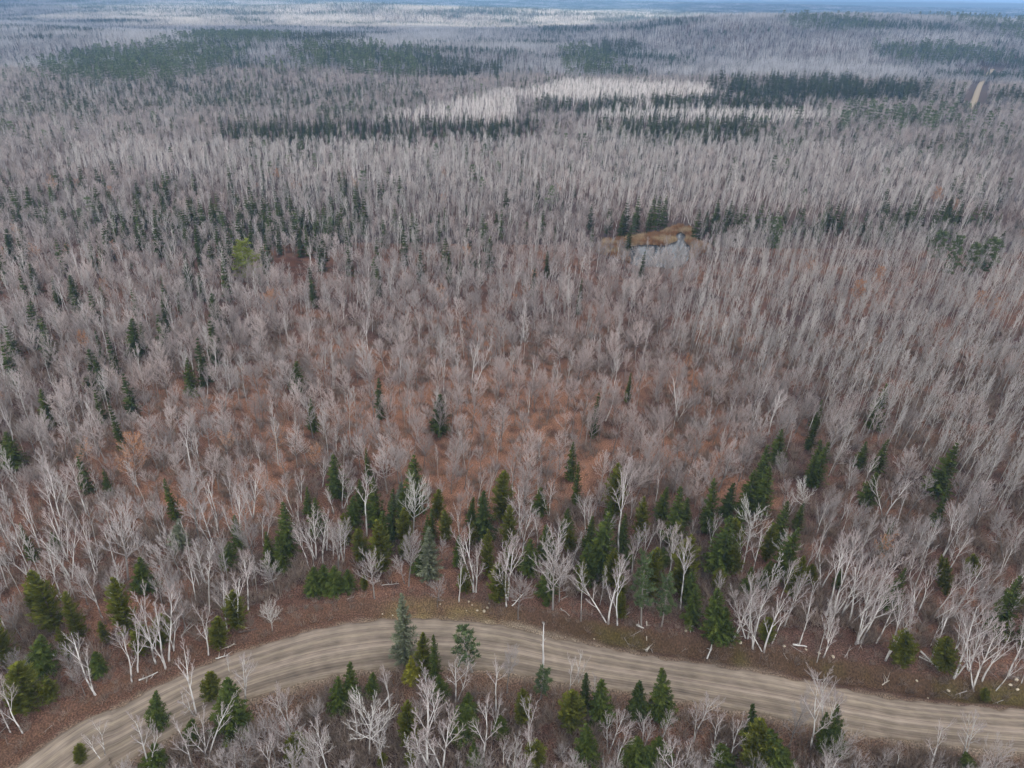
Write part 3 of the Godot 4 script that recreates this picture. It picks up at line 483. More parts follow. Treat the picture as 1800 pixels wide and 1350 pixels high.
const LOGS := [
	["pale", -38.35, -89.8, -36.02, -88.73, 0.22, "pale fallen log lying on the leaf floor behind the low firs, first from the left"],
	["pale", -36.37, -85.59, -35.94, -86.27, 0.2, "pale fallen log lying on the leaf floor behind the low firs, second from the left"],
	["grey", -18.15, -74.68, -15.73, -74.83, 0.2, "grey fallen log lying on the bare leaf bank"],
	["dark", -48.05, -84.03, -42.81, -84.14, 0.3, "dark fallen log lying under the spreading grey maples"],
	["white", 17.05, -67.55, 17.94, -66.89, 0.3, "white fallen log lying beside the two-tone pine, first from the left"],
	["white", 24.47, -69.06, 24.05, -66.33, 0.2, "white fallen log lying beside the two-tone pine, second from the left"],
	["white", 25.83, -63.6, 27.18, -65.82, 0.22, "white fallen log lying beside the two-tone pine, third from the left"],
	["white", 36.89, -64.51, 38.66, -64.27, 0.28, "white fallen log lying on the mossy bank"],
	["white", 52.68, -63.07, 54.53, -61.27, 0.22, "white fallen log lying by the crossed fallen logs, first from the left"],
	["white", 53.27, -63.97, 54.04, -60.75, 0.3, "white fallen log lying by the crossed fallen logs, second from the left"],
	["grey", -42.85, -65.07, -41.82, -67.19, 0.2, "grey fallen log lying among the birches left of the leaf bank, first from the left"],
	["grey", -42.82, -65.73, -42.46, -67.47, 0.18, "grey fallen log lying among the birches left of the leaf bank, second from the left"],
	["pale", 18.51, -68.07, 18.31, -65.86, 0.2, "pale fallen log lying beside the two-tone pine, first from the left"],
	["pale", 18.02, -64.55, 18.59, -65.3, 0.4, "pale fallen log lying beside the two-tone pine, second from the left"],
	["pale", -36.42, -63.8, -35.76, -64.45, 0.2, "pale fallen log lying among the birches left of the leaf bank"],
	["pale", -35.08, -74.91, -33.48, -75.84, 0.2, "pale fallen log lying on the bare leaf bank"],
	["white", -37.22, -61.99, -35.82, -62.55, 0.16, "white fallen log lying among the birches left of the leaf bank"],
	["white", -45.48, -58.7, -43.73, -59.98, 0.22, "white fallen log lying on the far verge by the five-birch row"],
	["dark", -35.68, -65.95, -33.27, -66.66, 0.25, "dark fallen log lying among the birches left of the leaf bank"],
	["grey", 7.11, -70.36, 8.21, -69.17, 0.18, "grey fallen log lying by the sandy road edge"],
	["grey", 38.52, -60.84, 39.77, -60.35, 0.15, "grey fallen log lying on the mossy bank, first from the left"],
	["grey", 42.76, -62.46, 44.22, -64.27, 0.12, "grey fallen log lying on the mossy bank, second from the left"],
	["pale", 46.84, -59.88, 47.63, -60.06, 0.18, "pale fallen log lying on the mossy bank"],
	["white", 0.44, -70.96, 2.03, -72.99, 0.18, "white fallen log lying by the sandy road edge"]]
const LANDMARKS := [
	[-18.08, -84.26, "the slender black-green spruce"],
	[-13.13, -61.96, "the lichen-grey spruce"],
	[-82.08, -203.54, "the bright yellow-green pine"],
	[4.4, -61.38, "the white snag"],
	[3.99, -57.23, "the round bluish pine"],
	[-11.86, -59.42, "the bright yellow cedar"],
	[-15.31, -49.24, "the largest white round maple"],
	[-54.75, -75.43, "the huge spreading grey maple"],
	[-48.14, -84.03, "the double-trunked pale maple"],
	[-51.49, -73.5, "the triangular bright fir"],
	[-15.16, -86.3, "the brilliant white round maple"],
	[-40.61, -52.93, "the ragged leaning fir"],
	[17.74, -67.56, "the two-tone pine"],
	[-50.24, -82.32, "the lichen-covered pine"],
	[-47.34, -135.26, "the low round fir"],
	[-31.62, -66.98, "the mossy spreading maple"],
	[48.21, -92.24, "the spreading white maple"],
	[-26.56, -73.42, "the low fir thicket"],
	[-44.56, -60.56, "the five-birch row"],
	[27.89, -65.65, "the big twin firs"],
	[53.78, -62.65, "the crossed fallen logs"],
	[46.92, -229.7, "the marsh pond"],
	[-66.92, -204.65, "the leaf-floored clearing"],
	[-4.15, -71.39, "the pale boulders"],
	[-71.44, -102.47, "the two orange beeches"],
	[-19.41, -55.68, "the dark spruce pair"],
	[36.76, -50.69, "the fir pair below the road"],
	[28.24, -49.21, "the widest yellowish cedar"],
	[16.63, -80.57, "the tallest white birch"],
	[-26.58, -123.82, "the slim lone spruce"],
	[-13.87, -118.1, "the stout lone spruce"],
	[17.56, -124.79, "the small lone spruce"],
	[57.87, -110.05, "the three firs near the aspen slope"],
	[-91.28, -133.73, "the black-green spruce pair"],
	[-89.39, -150.56, "the leaning dark spruce"],
	[-120.64, -179.93, "the broad dark spruce"],
	[-94.76, -192.56, "the pointed green spruce"],
	[61.74, -96.58, "the dark blunt fir"],
	[-3.67, -85.61, "the tallest dark spruce"],
	[50.06, -61.71, "the bushy roadside cedar"],
	[36.26, -82.81, "the white fan-shaped maple"],
	[71.9, -86.11, "the three grey maples upslope"],
	[-57.66, -55.07, "the broad shaded cedar"],
	[22.11, -61.25, "the sandy road edge"],
	[37.47, -94.52, "the lone spruce top"],
	[61.01, -88.3, "the tiny fir on the slope"],
	[106.93, -167.8, "the small green tree high on the slope"],
	[75.64, -98.14, "the small dark spruce"],
	[62.32, -75.64, "the thin olive cedar"],
	[40.82, -213.7, "the spruce before the pond"],
	[99.08, -258.41, "the bluish pine in the conifer row"],
	[152.15, -234.32, "the pine group right of the pond"],
	[58.31, -98.86, "the forked white birch"],
	[62.74, -85.66, "the white fan birch"],
	[48.44, -70.4, "the leaning birch clump"]]

const NEAR_SEEN := 300          # how many of a kind stand as things of their own
var rng := RandomNumberGenerator.new()
var soft := FastNoiseLite.new()
var fine := FastNoiseLite.new()
var mats := {}
var protos := {}                # kind -> array of {parts, height}
var first := {}                 # kind and variant -> the first thing of it
var taken := {}                 # grid of trunks
var hand := {}


class Shape:
	var v := PackedVector3Array()
	var c := PackedColorArray()

	func tri(a: Vector3, b: Vector3, d: Vector3, ca: Color, cb: Color) -> void:
		v.append(a); v.append(b); v.append(d)
		c.append(ca); c.append(ca); c.append(cb)

	func cone(a: Vector3, b: Vector3, r: float, ca: Color, cb: Color) -> void:
		var d := (b - a).normalized()
		var s := d.cross(Vector3(0.31, 0.2, 0.93)).normalized() * r
		var t := d.cross(s)
		var p := a + s
		var q := a - s * 0.5 + t * 0.87
		var w := a - s * 0.5 - t * 0.87
		tri(p, q, b, ca, cb); tri(q, w, b, ca, cb); tri(w, p, b, ca, cb)

	func tube(pts: PackedVector3Array, rad: PackedFloat32Array, sides: int, cols: PackedColorArray) -> void:
		var rings := []
		var s := Vector3.ZERO
		for i in pts.size():
			var d := (pts[mini(i + 1, pts.size() - 1)] - pts[maxi(i - 1, 0)]).normalized()
			if i == 0:
				s = d.cross(Vector3(0.93, 0.1, 0.31)).normalized()
			s = (s - d * s.dot(d)).normalized()
			var t := d.cross(s)
			var ring := PackedVector3Array()
			for k in sides:
				var w := TAU * k / sides
				ring.append(pts[i] + (s * cos(w) + t * sin(w)) * rad[i])
			rings.append(ring)
		for i in pts.size() - 1:
			for k in sides:
				var k2 := (k + 1) % sides
				var a: Vector3 = rings[i][k]
				var b: Vector3 = rings[i][k2]
				var e: Vector3 = rings[i + 1][k]
				var f: Vector3 = rings[i + 1][k2]
				v.append(a); v.append(b); v.append(e); v.append(b); v.append(f); v.append(e)
				for n in 3:
					c.append(cols[i])
				for n in 3:
					c.append(cols[i + 1])

	func put(other: Shape, at: Transform3D, tint: Color) -> void:
		var n := other.v.size()
		for i in n:
			v.append(at * other.v[i])
			c.append(other.c[i] * tint)

	func mesh(m: Material) -> ArrayMesh:
		var a := []
		a.resize(Mesh.ARRAY_MAX)
		a[Mesh.ARRAY_VERTEX] = v
		a[Mesh.ARRAY_COLOR] = c
		var out := ArrayMesh.new()
		out.add_surface_from_arrays(Mesh.PRIMITIVE_TRIANGLES, a)
		out.surface_set_material(0, m)
		return out


# ---------------------------------------------------------------- helpers

func numbered(called: String) -> String:
	hand[called] = hand.get(called, 0) + 1
	return called if hand[called] == 1 else "%s_%03d" % [called, hand[called] - 1]


func obj(called: String, mesh: Mesh, parent: Node = self) -> MeshInstance3D:
	var o := MeshInstance3D.new()
	o.name = numbered(called) if parent == self else called
	o.mesh = mesh
	parent.add_child(o, true)
	return o


func tag(o: Node, label: String, category := "", group := "", kind := "") -> void:
	if label: o.set_meta("label", label)
	if category: o.set_meta("category", category)
	if group: o.set_meta("group", group)
	if kind: o.set_meta("kind", kind)


func matte(called: String, rough := 0.9) -> StandardMaterial3D:
	var m := StandardMaterial3D.new()
	m.resource_name = called
	m.vertex_color_use_as_albedo = true
	m.roughness = rough
	m.metallic_specular = 0.25
	return m


func vary(c: Color, by: float) -> Color:
	var k := rng.randf_range(1.0 - by, 1.0 + by)
	return Color(c.r * k, c.g * k, c.b * k)


func unit() -> Vector3:
	return Vector3(rng.randf_range(-1, 1), rng.randf_range(-1, 1), rng.randf_range(-1, 1))


func smooth(a: float, b: float, x: float) -> float:
	var t := clampf((x - a) / (b - a), 0.0, 1.0)
	return t * t * (3.0 - 2.0 * t)


# ---------------------------------------------------------------- the ground

func road_at(x: float, z: float) -> Vector3:          # distance from the middle (+ beyond the road), half width, metres along
	var best := 1e9
	var out := Vector3(1e3, 4, 0)
	var along := 0.0
	var p := Vector2(x, z)
	for i in ROAD.size() - 1:
		var a := Vector2(ROAD[i].x, ROAD[i].y)
		var d := Vector2(ROAD[i + 1].x, ROAD[i + 1].y) - a
		var t := clampf((p - a).dot(d) / d.length_squared(), 0.0, 1.0)
		var e := p - a - d * t
		var l := e.length_squared()
		if l < best:
			best = l
			out = Vector3(sqrt(l) * (1.0 if d.cross(e) < 0.0 else -1.0), lerpf(ROAD[i].z, ROAD[i + 1].z, t), along + t * d.length())
		along += d.length()
	return out


func height(x: float, z: float) -> float:
	var r := -z
	var d := sqrt(x * x + r * r)
	var k := smooth(230, 700, d)
	var h := 0.0
	if k > 0.0:
		h = k * (2.2 * sin(x / 90 + 1.3) * sin(r / 75) + 4.5 * sin(x / 210 + 0.5 + r / 400) * sin(r / 160 + 2))
		for a in HILLS:
			var e: float = pow((x - a[0]) / a[2], 2) + pow((r - a[1]) / a[3], 2)
			if e < 12.0:
				h += a[4] * exp(-e)
	return h


func floor_height(x: float, z: float) -> float:       # the ground with the road's bed, ditch and bank
	var h := height(x, z)
	if z < -110 or z > 0 or absf(x) > 150:
		return h + 0.25 * soft.get_noise_2d(x * 6, z * 6)
	var s := road_at(x, z)
	var o := absf(s.x) - s.y
	var rough := 0.3 * soft.get_noise_2d(x * 9, z * 9) + 0.16 * fine.get_noise_2d(x * 14, z * 14)
	if o < 0.0:
		return h - 0.16
	if s.x > 0.0:
		var ditch := -0.65 * smooth(0.3, 1.3, o) * (1.0 - smooth(1.7, 3.2, o)) * (0.35 + 0.65 * smooth(-5, 12, x))
		var bank := (0.55 + 0.5 * smooth(-10, 30, x)) * smooth(1.8, 3.6, o)
		return h + ditch + bank * (1.0 - 0.6 * smooth(5.0, 16.0, o)) + rough * smooth(0.2, 1.5, o) * 1.3
	return h - 0.35 * smooth(0.0, 1.4, o) + rough * smooth(0.2, 1.5, o)


func inside(p: Vector2, poly: PackedVector2Array) -> bool:
	return Geometry2D.is_point_in_polygon(p, poly)


func leafiness(p: Vector2) -> float:              # how far the leaf-strewn part of the wood reaches there, 0 to 1, with a ragged soft border
	var q := p + Vector2(soft.get_noise_2d(p.x * 2.2, p.y * 2.2), soft.get_noise_2d(p.x * 2.2 + 400, p.y * 2.2)) * 45.0
	var n := 0
	for o in [Vector2.ZERO, Vector2(9, 3), Vector2(-9, -3), Vector2(3, -11), Vector2(-3, 11), Vector2(17, -8), Vector2(-17, 8)]:
		if inside(q + o, LEAFY):
			n += 1
	return n / 7.0


func floor_color(x: float, z: float) -> Color:
	var p := Vector2(x, z)
	var n := soft.get_noise_2d(x * 3, z * 3)
	var f := fine.get_noise_2d(x * 9, z * 9)
	var leafy := 0.28 + 0.6 * n
	leafy = lerpf(leafy, 0.92 + 0.4 * n, leafiness(p))
	var c := Color(0.125, 0.075, 0.064).lerp(Color(0.39, 0.20, 0.125), clampf(leafy, 0, 1))
	if inside(p, CLEARINGS[1]):
		c = Color(0.16, 0.075, 0.05)
	c = c.lerp(Color(0.06, 0.04, 0.032), clampf(f * 1.7, 0, 0.75))
	if z > -110:
		var s := road_at(x, z)
		var o := absf(s.x) - s.y
		if s.x > 0.0:
			var verge := 1.0 - smooth(3.0, 9.0, o + 3.0 * n)
			var left := 1.0 - smooth(-26, -12, x)
			c = c.lerp(Color(0.17, 0.10, 0.075).lerp(Color(0.185, 0.10, 0.068), left), verge * 0.85)
			c = c.lerp(Color(0.30, 0.22, 0.10), smooth(-20, -14, x) * (1.0 - smooth(-4, 4, x)) * (1.0 - smooth(0.8, 2.6, absf(o - 1.3))) * clampf(0.7 + f, 0, 1))
			c = c.lerp(Color(0.12, 0.075, 0.045), (1.0 - smooth(0.7, 2.0, absf(o - 2.3))) * clampf(0.25 + smooth(-2, 14, x) + 0.6 * n, 0, 0.9))
			c = c.lerp(Color(0.13, 0.105, 0.035), smooth(0.0, 0.35, soft.get_noise_2d(x * 7 + 50, z * 7)) * (1.0 - smooth(0.6, 1.6, absf(o - 1.9))) * smooth(2, 12, x) * 0.8)
			c = c.lerp(Color(0.42, 0.34, 0.25), smooth(0.05, 0.25, 0.5 * n + 0.2 * f + 0.12) * (1.0 - smooth(0.3, 1.4, absf(o - 0.4))) * smooth(-12, 4, x) * (1.0 - smooth(22, 40, x)))
		else:
			var bare := 1.0 - smooth(1.5, 7.0, o + 3.0 * n)
			c = c.lerp(Color(0.20, 0.125, 0.085), bare * 0.9)
			c = c.lerp(Color(0.40, 0.33, 0.25), (1.0 - smooth(0.2, 1.0, o + 0.8 * f)) * 0.7)
		c = c.lerp(Color(0.28, 0.21, 0.15), 1.0 - smooth(-0.3, 0.7, o + 0.7 * f))
	return vary(c, 0.08)


func sheet(points: Array, cols: Array, m: Material) -> ArrayMesh:      # rows of points (Vector3 arrays of one length) with upward normals
	var a := []
	a.resize(Mesh.ARRAY_MAX)
	var v := PackedVector3Array()
	var c := PackedColorArray()
	var n := PackedVector3Array()
	var ix := PackedInt32Array()
	var w: int = points[0].size()
	for j in points.size():
		v.append_array(points[j])
		c.append_array(cols[j])
		for i in w:
			var dx: Vector3 = points[j][mini(i + 1, w - 1)] - points[j][maxi(i - 1, 0)]
			var dz: Vector3 = points[mini(j + 1, points.size() - 1)][i] - points[maxi(j - 1, 0)][i]
			var up := dx.cross(dz).normalized()
			n.append(up if up.y > 0.0 else -up)
	for j in points.size() - 1:
		for i in w - 1:
			var k := j * w + i
			var flip: bool = (points[j][i + 1] - points[j][i]).cross(points[j + 1][i] - points[j][i]).y > 0.0
			if flip:
				for t in [k, k + w, k + 1, k + 1, k + w, k + w + 1]: ix.append(t)
			else:
				for t in [k, k + 1, k + w, k + 1, k + w + 1, k + w]: ix.append(t)
	a[Mesh.ARRAY_VERTEX] = v
	a[Mesh.ARRAY_COLOR] = c
	a[Mesh.ARRAY_NORMAL] = n
	a[Mesh.ARRAY_INDEX] = ix
	var out := ArrayMesh.new()
	out.add_surface_from_arrays(Mesh.PRIMITIVE_TRIANGLES, a)
	out.surface_set_material(0, m)
	return out


func speckle(seed_: int, freq: float, low: float, size := 512) -> NoiseTexture2D:
	var t := NoiseTexture2D.new()
	t.width = size
	t.height = size
	t.seamless = true
	var f := FastNoiseLite.new()
	f.seed = seed_
	f.frequency = freq
	f.fractal_octaves = 5
	f.fractal_gain = 0.62
	t.noise = f
	var g := Gradient.new()
	g.set_color(0, Color(low, low, low))
	g.set_color(1, Color(1, 1, 1))
	g.set_offset(0, 0.2)
	g.set_offset(1, 0.8)
	t.color_ramp = g
	return t


func build_ground() -> void:
	var m := matte("leaf_litter", 0.95)
	m.albedo_texture = speckle(11, 0.06, 0.5)
	m.uv1_triplanar = true
	m.uv1_world_triplanar = true
	m.uv1_scale = Vector3.ONE * 0.11
	m.albedo_color = Color(1, 1, 1)
	var rows := []
	var cols := []
	var z := -8.0
	while z > -235.0:
		var row := PackedVector3Array()
		var col := PackedColorArray()
		var step := 0.7 if z > -85 else 1.6
		for i in 301:
			var x := (i - 150) * 1.0 if z < -85 else (i - 150) * 0.85
			x = (i - 150) * lerpf(0.72, 1.6, smooth(-70, -180, z))
			row.append(Vector3(x, floor_height(x, z), z))
			var c := floor_color(x, z)
			col.append(Color(c.r * 1.5, c.g * 1.5, c.b * 1.5))
		rows.append(row)
		cols.append(col)
		z -= step
	var near := obj("forest_floor", sheet(rows, cols, m))
	tag(near, "", "", "", "structure")
	# the land out to the horizon
	rows = []
	cols = []
	var far := matte("distant_woodland", 0.95)
	var r := 5.0
	while r < 42000.0:
		var row := PackedVector3Array()
		var col := PackedColorArray()
		for i in 241:
			var w := TAU * i / 240.0
			var x := sin(w) * r
			var zz := -cos(w) * r
			var h := height(x, zz)
			if zz > -232 and zz < -6 and absf(x) < 236:
				h -= 2.5
			if inside(Vector2(x, zz), WATER):
				h -= 1.0
			row.append(Vector3(x, h - (0.6 if r < 260 else 0.0), zz))
			var n := soft.get_noise_2d(x * 0.012, zz * 0.03) + 0.5 * soft.get_noise_2d(x * 0.06, zz * 0.1)
			var c := Color(0.075, 0.058, 0.055).lerp(Color(0.11, 0.07, 0.058), clampf(0.5 + soft.get_noise_2d(x, zz), 0, 1))
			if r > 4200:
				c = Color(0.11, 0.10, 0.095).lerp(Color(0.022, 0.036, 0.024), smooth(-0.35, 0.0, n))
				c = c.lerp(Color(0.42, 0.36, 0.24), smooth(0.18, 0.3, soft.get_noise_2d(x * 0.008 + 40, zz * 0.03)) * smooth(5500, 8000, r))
			col.append(c)
		rows.append(row)
		cols.append(col)
		r *= 1.045
	tag(obj("terrain", sheet(rows, cols, far)), "", "", "", "structure")
	build_road()
	build_pond()


func build_road() -> void:
	# texture: u runs across, v along; streaks that wheels and the grader left
	var img := Image.create(256, 1024, false, Image.FORMAT_RGB8)
	var across := FastNoiseLite.new()
	across.seed = 3
	across.frequency = 0.035
	across.fractal_octaves = 4
	for y in 1024:
		for x in 256:
			var ph := TAU * y / 1024.0
			var s := across.get_noise_3d(x * 0.6, cos(ph) * 1.3, sin(ph) * 1.3)
			var t := across.get_noise_3d(x * 2.6, cos(ph) * 2.4 + 300, sin(ph) * 2.4)
			var g := across.get_noise_3d(x * 14.0, cos(ph) * 90, sin(ph) * 90 + 900)
			var k := 0.86 + 0.13 * s + 0.17 * t + 0.17 * g + 0.10 * across.get_noise_3d(x * 0.33, cos(ph) * 80, sin(ph) * 80 + 500)
			var u := x / 255.0
			for w in [0.2, 0.37, 0.6, 0.78]:                        # wheel paths, packed and a little darker
				k -= 0.10 * exp(-pow((u - w + 0.012 * s) / 0.035, 2))
			k = clampf(k, 0.35, 1.0)
			img.set_pixel(x, y, Color(k, k * (0.985 + 0.02 * t), k * (0.97 + 0.03 * s)))
	var m := matte("gravel", 0.95)
	m.albedo_texture = ImageTexture.create_from_image(img)
	m.vertex_color_use_as_albedo = true
	var pts := []
	var total := 0.0
	var v := PackedVector3Array()
	var c := PackedColorArray()
	var uv := PackedVector2Array()
	var n := PackedVector3Array()
	var ix := PackedInt32Array()
	var curve := Curve3D.new()
	for i in ROAD.size():
		var a := Vector3(ROAD[i].x, ROAD[i].z, ROAD[i].y)
		var p := Vector3(ROAD[maxi(i - 1, 0)].x, ROAD[maxi(i - 1, 0)].z, ROAD[maxi(i - 1, 0)].y)
		var q := Vector3(ROAD[mini(i + 1, ROAD.size() - 1)].x, ROAD[mini(i + 1, ROAD.size() - 1)].z, ROAD[mini(i + 1, ROAD.size() - 1)].y)
		curve.add_point(a, (p - q) / 6.0, (q - p) / 6.0)
	var length := curve.get_baked_length()
	var steps := int(length / 0.5)
	var wide := 22
	for j in steps + 1:
		var o := curve.sample_baked(length * j / steps, true)
		var o2 := curve.sample_baked(minf(length * j / steps + 0.5, length), true)
		var o1 := curve.sample_baked(maxf(length * j / steps - 0.5, 0), true)
		var d := Vector2(o2.x - o1.x, o2.z - o1.z).normalized()
		var side := Vector2(d.y, -d.x)
		var far_edge := o.y + 0.35 + 0.5 * fine.get_noise_1d(j * 5.0) + 0.3 * soft.get_noise_1d(j * 9.0)
		var near_edge := o.y + 0.35 + 0.5 * fine.get_noise_1d(j * 5.0 + 900) + 0.3 * soft.get_noise_1d(j * 9.0 + 500)
		for i in wide + 1:
			var u := float(i) / wide
			var off := lerpf(-near_edge, far_edge, u)
			var edge := minf(u, 1.0 - u)
			var x := o.x + side.x * off
			var z := o.z + side.y * off
			var y := 0.05 + 0.09 * smooth(0.0, 0.5, edge) - 0.42 * (1.0 - smooth(0.0, 0.07, edge)) + 0.03 * fine.get_noise_2d(x * 20, z * 20)
			v.append(Vector3(x, y, z))
			n.append(Vector3.UP)
			uv.append(Vector2(0.5 + 0.46 * off / o.y, j * 0.5 / 46.0))
			var k := 1.0 + 0.16 * soft.get_noise_2d(x * 4, z * 8)
			var base := Color(0.43, 0.36, 0.29).lerp(Color(0.20, 0.14, 0.09), 0.8 * (1.0 - smooth(0.0, 0.09, edge + 0.04 * fine.get_noise_2d(x * 12, z * 12))))
			c.append(Color(base.r * k, base.g * k, base.b * k))
	for j in steps:
		for i in wide:
			var k := j * (wide + 1) + i
			for t in [k, k + 1, k + wide + 1, k + 1, k + wide + 2, k + wide + 1]: ix.append(t)
	var st := SurfaceTool.new()
	var a := []
	a.resize(Mesh.ARRAY_MAX)
	a[Mesh.ARRAY_VERTEX] = v
	a[Mesh.ARRAY_COLOR] = c
	a[Mesh.ARRAY_TEX_UV] = uv
	a[Mesh.ARRAY_INDEX] = ix
	var raw := ArrayMesh.new()
	raw.add_surface_from_arrays(Mesh.PRIMITIVE_TRIANGLES, a)
	st.create_from(raw, 0)
	st.generate_normals(true)
	var out := st.commit()
	var ns: PackedVector3Array = out.surface_get_arrays(0)[Mesh.ARRAY_NORMAL]
	if ns[ns.size() / 2].y < 0.0:
		st = SurfaceTool.new()
		st.create_from(raw, 0)
		st.generate_normals(false)
		out = st.commit()
	out.surface_set_material(0, m)
	tag(obj("gravel_road", out), "", "", "", "structure")
	# the track far off on the hillside
	var rows := []
	var cols := []
	for i in TRACK.size():
		var p: Vector2 = TRACK[i]
		var q: Vector2 = TRACK[mini(i + 1, TRACK.size() - 1)] - TRACK[maxi(i - 1, 0)]
		var s := Vector2(q.y, -q.x).normalized() * 2.3
		rows.append(PackedVector3Array([Vector3(p.x - s.x, height(p.x - s.x, p.y - s.y) + 1.2, p.y - s.y), Vector3(p.x, height(p.x, p.y) + 1.4, p.y), Vector3(p.x + s.x, height(p.x + s.x, p.y + s.y) + 1.2, p.y + s.y)]))
		cols.append(PackedColorArray([Color(0.3, 0.235, 0.16), Color(0.38, 0.31, 0.22), Color(0.3, 0.235, 0.16)]))
	tag(obj("dirt_track_road", sheet(rows, cols, matte("track_dirt"))), "", "", "", "structure")


func build_pond() -> void:
	var m := StandardMaterial3D.new()
	m.resource_name = "pond_water"
	m.albedo_color = Color(0.035, 0.04, 0.045).linear_to_srgb()
	m.roughness = 0.03
	m.metallic_specular = 0.2
	var bump := speckle(8, 0.02, 0.0, 256)
	bump.as_normal_map = true
	bump.color_ramp = null
	bump.bump_strength = 1.0
	m.normal_enabled = true
	m.normal_texture = bump
	m.normal_scale = 0.05
	m.uv1_triplanar = true
	m.uv1_world_triplanar = true
	m.uv1_scale = Vector3.ONE * 0.15
	var st := SurfaceTool.new()
	st.begin(Mesh.PRIMITIVE_TRIANGLES)
	var tris := Geometry2D.triangulate_polygon(WATER)
	for t in tris:
		st.set_normal(Vector3.UP)
		st.add_vertex(Vector3(WATER[t].x, 0.3, WATER[t].y))
	st.set_material(m)
	tag(obj("pond_water", st.commit()), "", "", "", "structure")
	# tufts of dead marsh grass round the water
	var tuft := Shape.new()
	for k in 26:
		var w := rng.randf() * TAU
		var b := Vector3(cos(w), 0, sin(w)) * rng.randf() * 0.35
		var tip := b * 2.2 + Vector3(rng.randf_range(-0.2, 0.2), rng.randf_range(0.6, 1.2), rng.randf_range(-0.2, 0.2))
		var c := vary(Color(0.42, 0.33, 0.21), 0.25)
		tuft.tri(b, b + Vector3(-sin(w), 0, cos(w)) * 0.09, tip, c, c)
	var at: Array[Transform3D] = []
	var cs: Array[Color] = []
	var box := Rect2(MARSH[0], Vector2.ZERO)
	for p in MARSH:
		box = box.expand(p)
	for i in 9000:
		var p := Vector2(rng.randf_range(box.position.x, box.end.x), rng.randf_range(box.position.y, box.end.y))
		var n := soft.get_noise_2d(p.x * 8, p.y * 8)
		if inside(p, MARSH) and (not inside(p, WATER) or n > 0.62):
			at.append(Transform3D(Basis(Vector3.UP, rng.randf() * TAU).scaled(Vector3.ONE * rng.randf_range(0.6, 1.5)), Vector3(p.x, 0.1, p.y)))
			cs.append(vary(Color(1.15, 1.1, 1.05).lerp(Color(0.75, 0.5, 0.36), clampf(0.5 + 1.8 * n, 0, 1)), 0.3))
	mass("marsh_grass", "tan dead marsh grass round the small pond", "grass", [[tuft.mesh(mats.plant), at, cs]])


func mass(called: String, label: String, category: String, lots: Array) -> void:      # [[mesh, transforms, colours], ...] as one stuff object
	var root := Node3D.new()
	root.name = numbered(called)
	add_child(root, true)
	tag(root, label, category, "", "stuff")
	for lot in lots:
		if lot[1].is_empty():
			continue
		var mm := MultiMesh.new()
		mm.transform_format = MultiMesh.TRANSFORM_3D
		mm.use_colors = true
		mm.mesh = lot[0]
		mm.instance_count = lot[1].size()
		for i in lot[1].size():
			mm.set_instance_transform(i, lot[1][i])
			mm.set_instance_color(i, lot[2][i])
		var o := MultiMeshInstance3D.new()
		o.name = called
		o.multimesh = mm
		o.set_meta("kind", "stuff")
		root.add_child(o, true)


# ---------------------------------------------------------------- trees

func limb(P: Dictionary, out: Array, base: Vector3, dir: Vector3, length: float, r0: float, level: int) -> void:
	var seg: int = [14, 5, 3, 2][level]
	var pts := PackedVector3Array([base])
	var rad := PackedFloat32Array([r0 * (1.25 if level == 0 else 1.0)])
	var cols := PackedColorArray()
	var d := dir
	var p := base
	var c: Color = P.col[level]
	cols.append(vary(P.foot if level == 0 else c, 0.1))
	for i in seg:
		d = (d + Vector3.UP * (P.up[level] / seg) + unit() * P.wob[level]).normalized()
		p += d * (length / seg)
		pts.append(p)
		rad.append(r0 * (1.0 - P.taper[level] * (i + 1.0) / seg))
		cols.append(vary(c, 0.14) if level > 0 or rng.randf() < 0.72 else vary(P.foot, 0.3))
	out[mini(level, 1)].tube(pts, rad, [6, 4, 3, 3][level], cols)
	var last: bool = level + 1 >= 3
	var n: int = P.n[level]
	var turn := rng.randf() * TAU
	for k in n:
		var t: float = lerpf(P.t0[level], 0.99, (k + rng.randf()) / n)
		var f := t * seg
		var i := mini(int(f), seg - 1)
		var q := pts[i].lerp(pts[i + 1], f - i)
		var ax := (pts[i + 1] - pts[i]).normalized()
		var side := ax.cross(Vector3(0.2, 0.3, 0.9)).normalized().rotated(ax, turn + k * 2.4 + rng.randf_range(-0.5, 0.5))
		var ang: float = P.ang[level] * rng.randf_range(0.75, 1.25) * (1.0 - 0.35 * t)
		var cd := (ax * cos(ang) + side * sin(ang)).normalized()
		var u: float = (t - P.t0[level]) / (1.0 - P.t0[level])
		var prof: float = P.top + (1.0 - P.top) * pow(1.0 - u, 0.8)
		if level == 0:
			prof *= P.low + (1.0 - P.low) * smooth(0.0, 0.35, u)
		var cl: float = length * P.len[level] * prof * rng.randf_range(0.7, 1.2)
		if last:
			var tip: Vector3 = (cd + Vector3.UP * P.up[2] * 0.5).normalized()
			out[2].cone(q, q + tip * cl, P.twig * rng.randf_range(0.7, 1.2), vary(P.col[3], 0.15), P.tip)
		else:
			limb(P, out, q, cd, cl, minf(rad[i] * 0.62, maxf(cl * P.thick, 0.02)), level + 1)


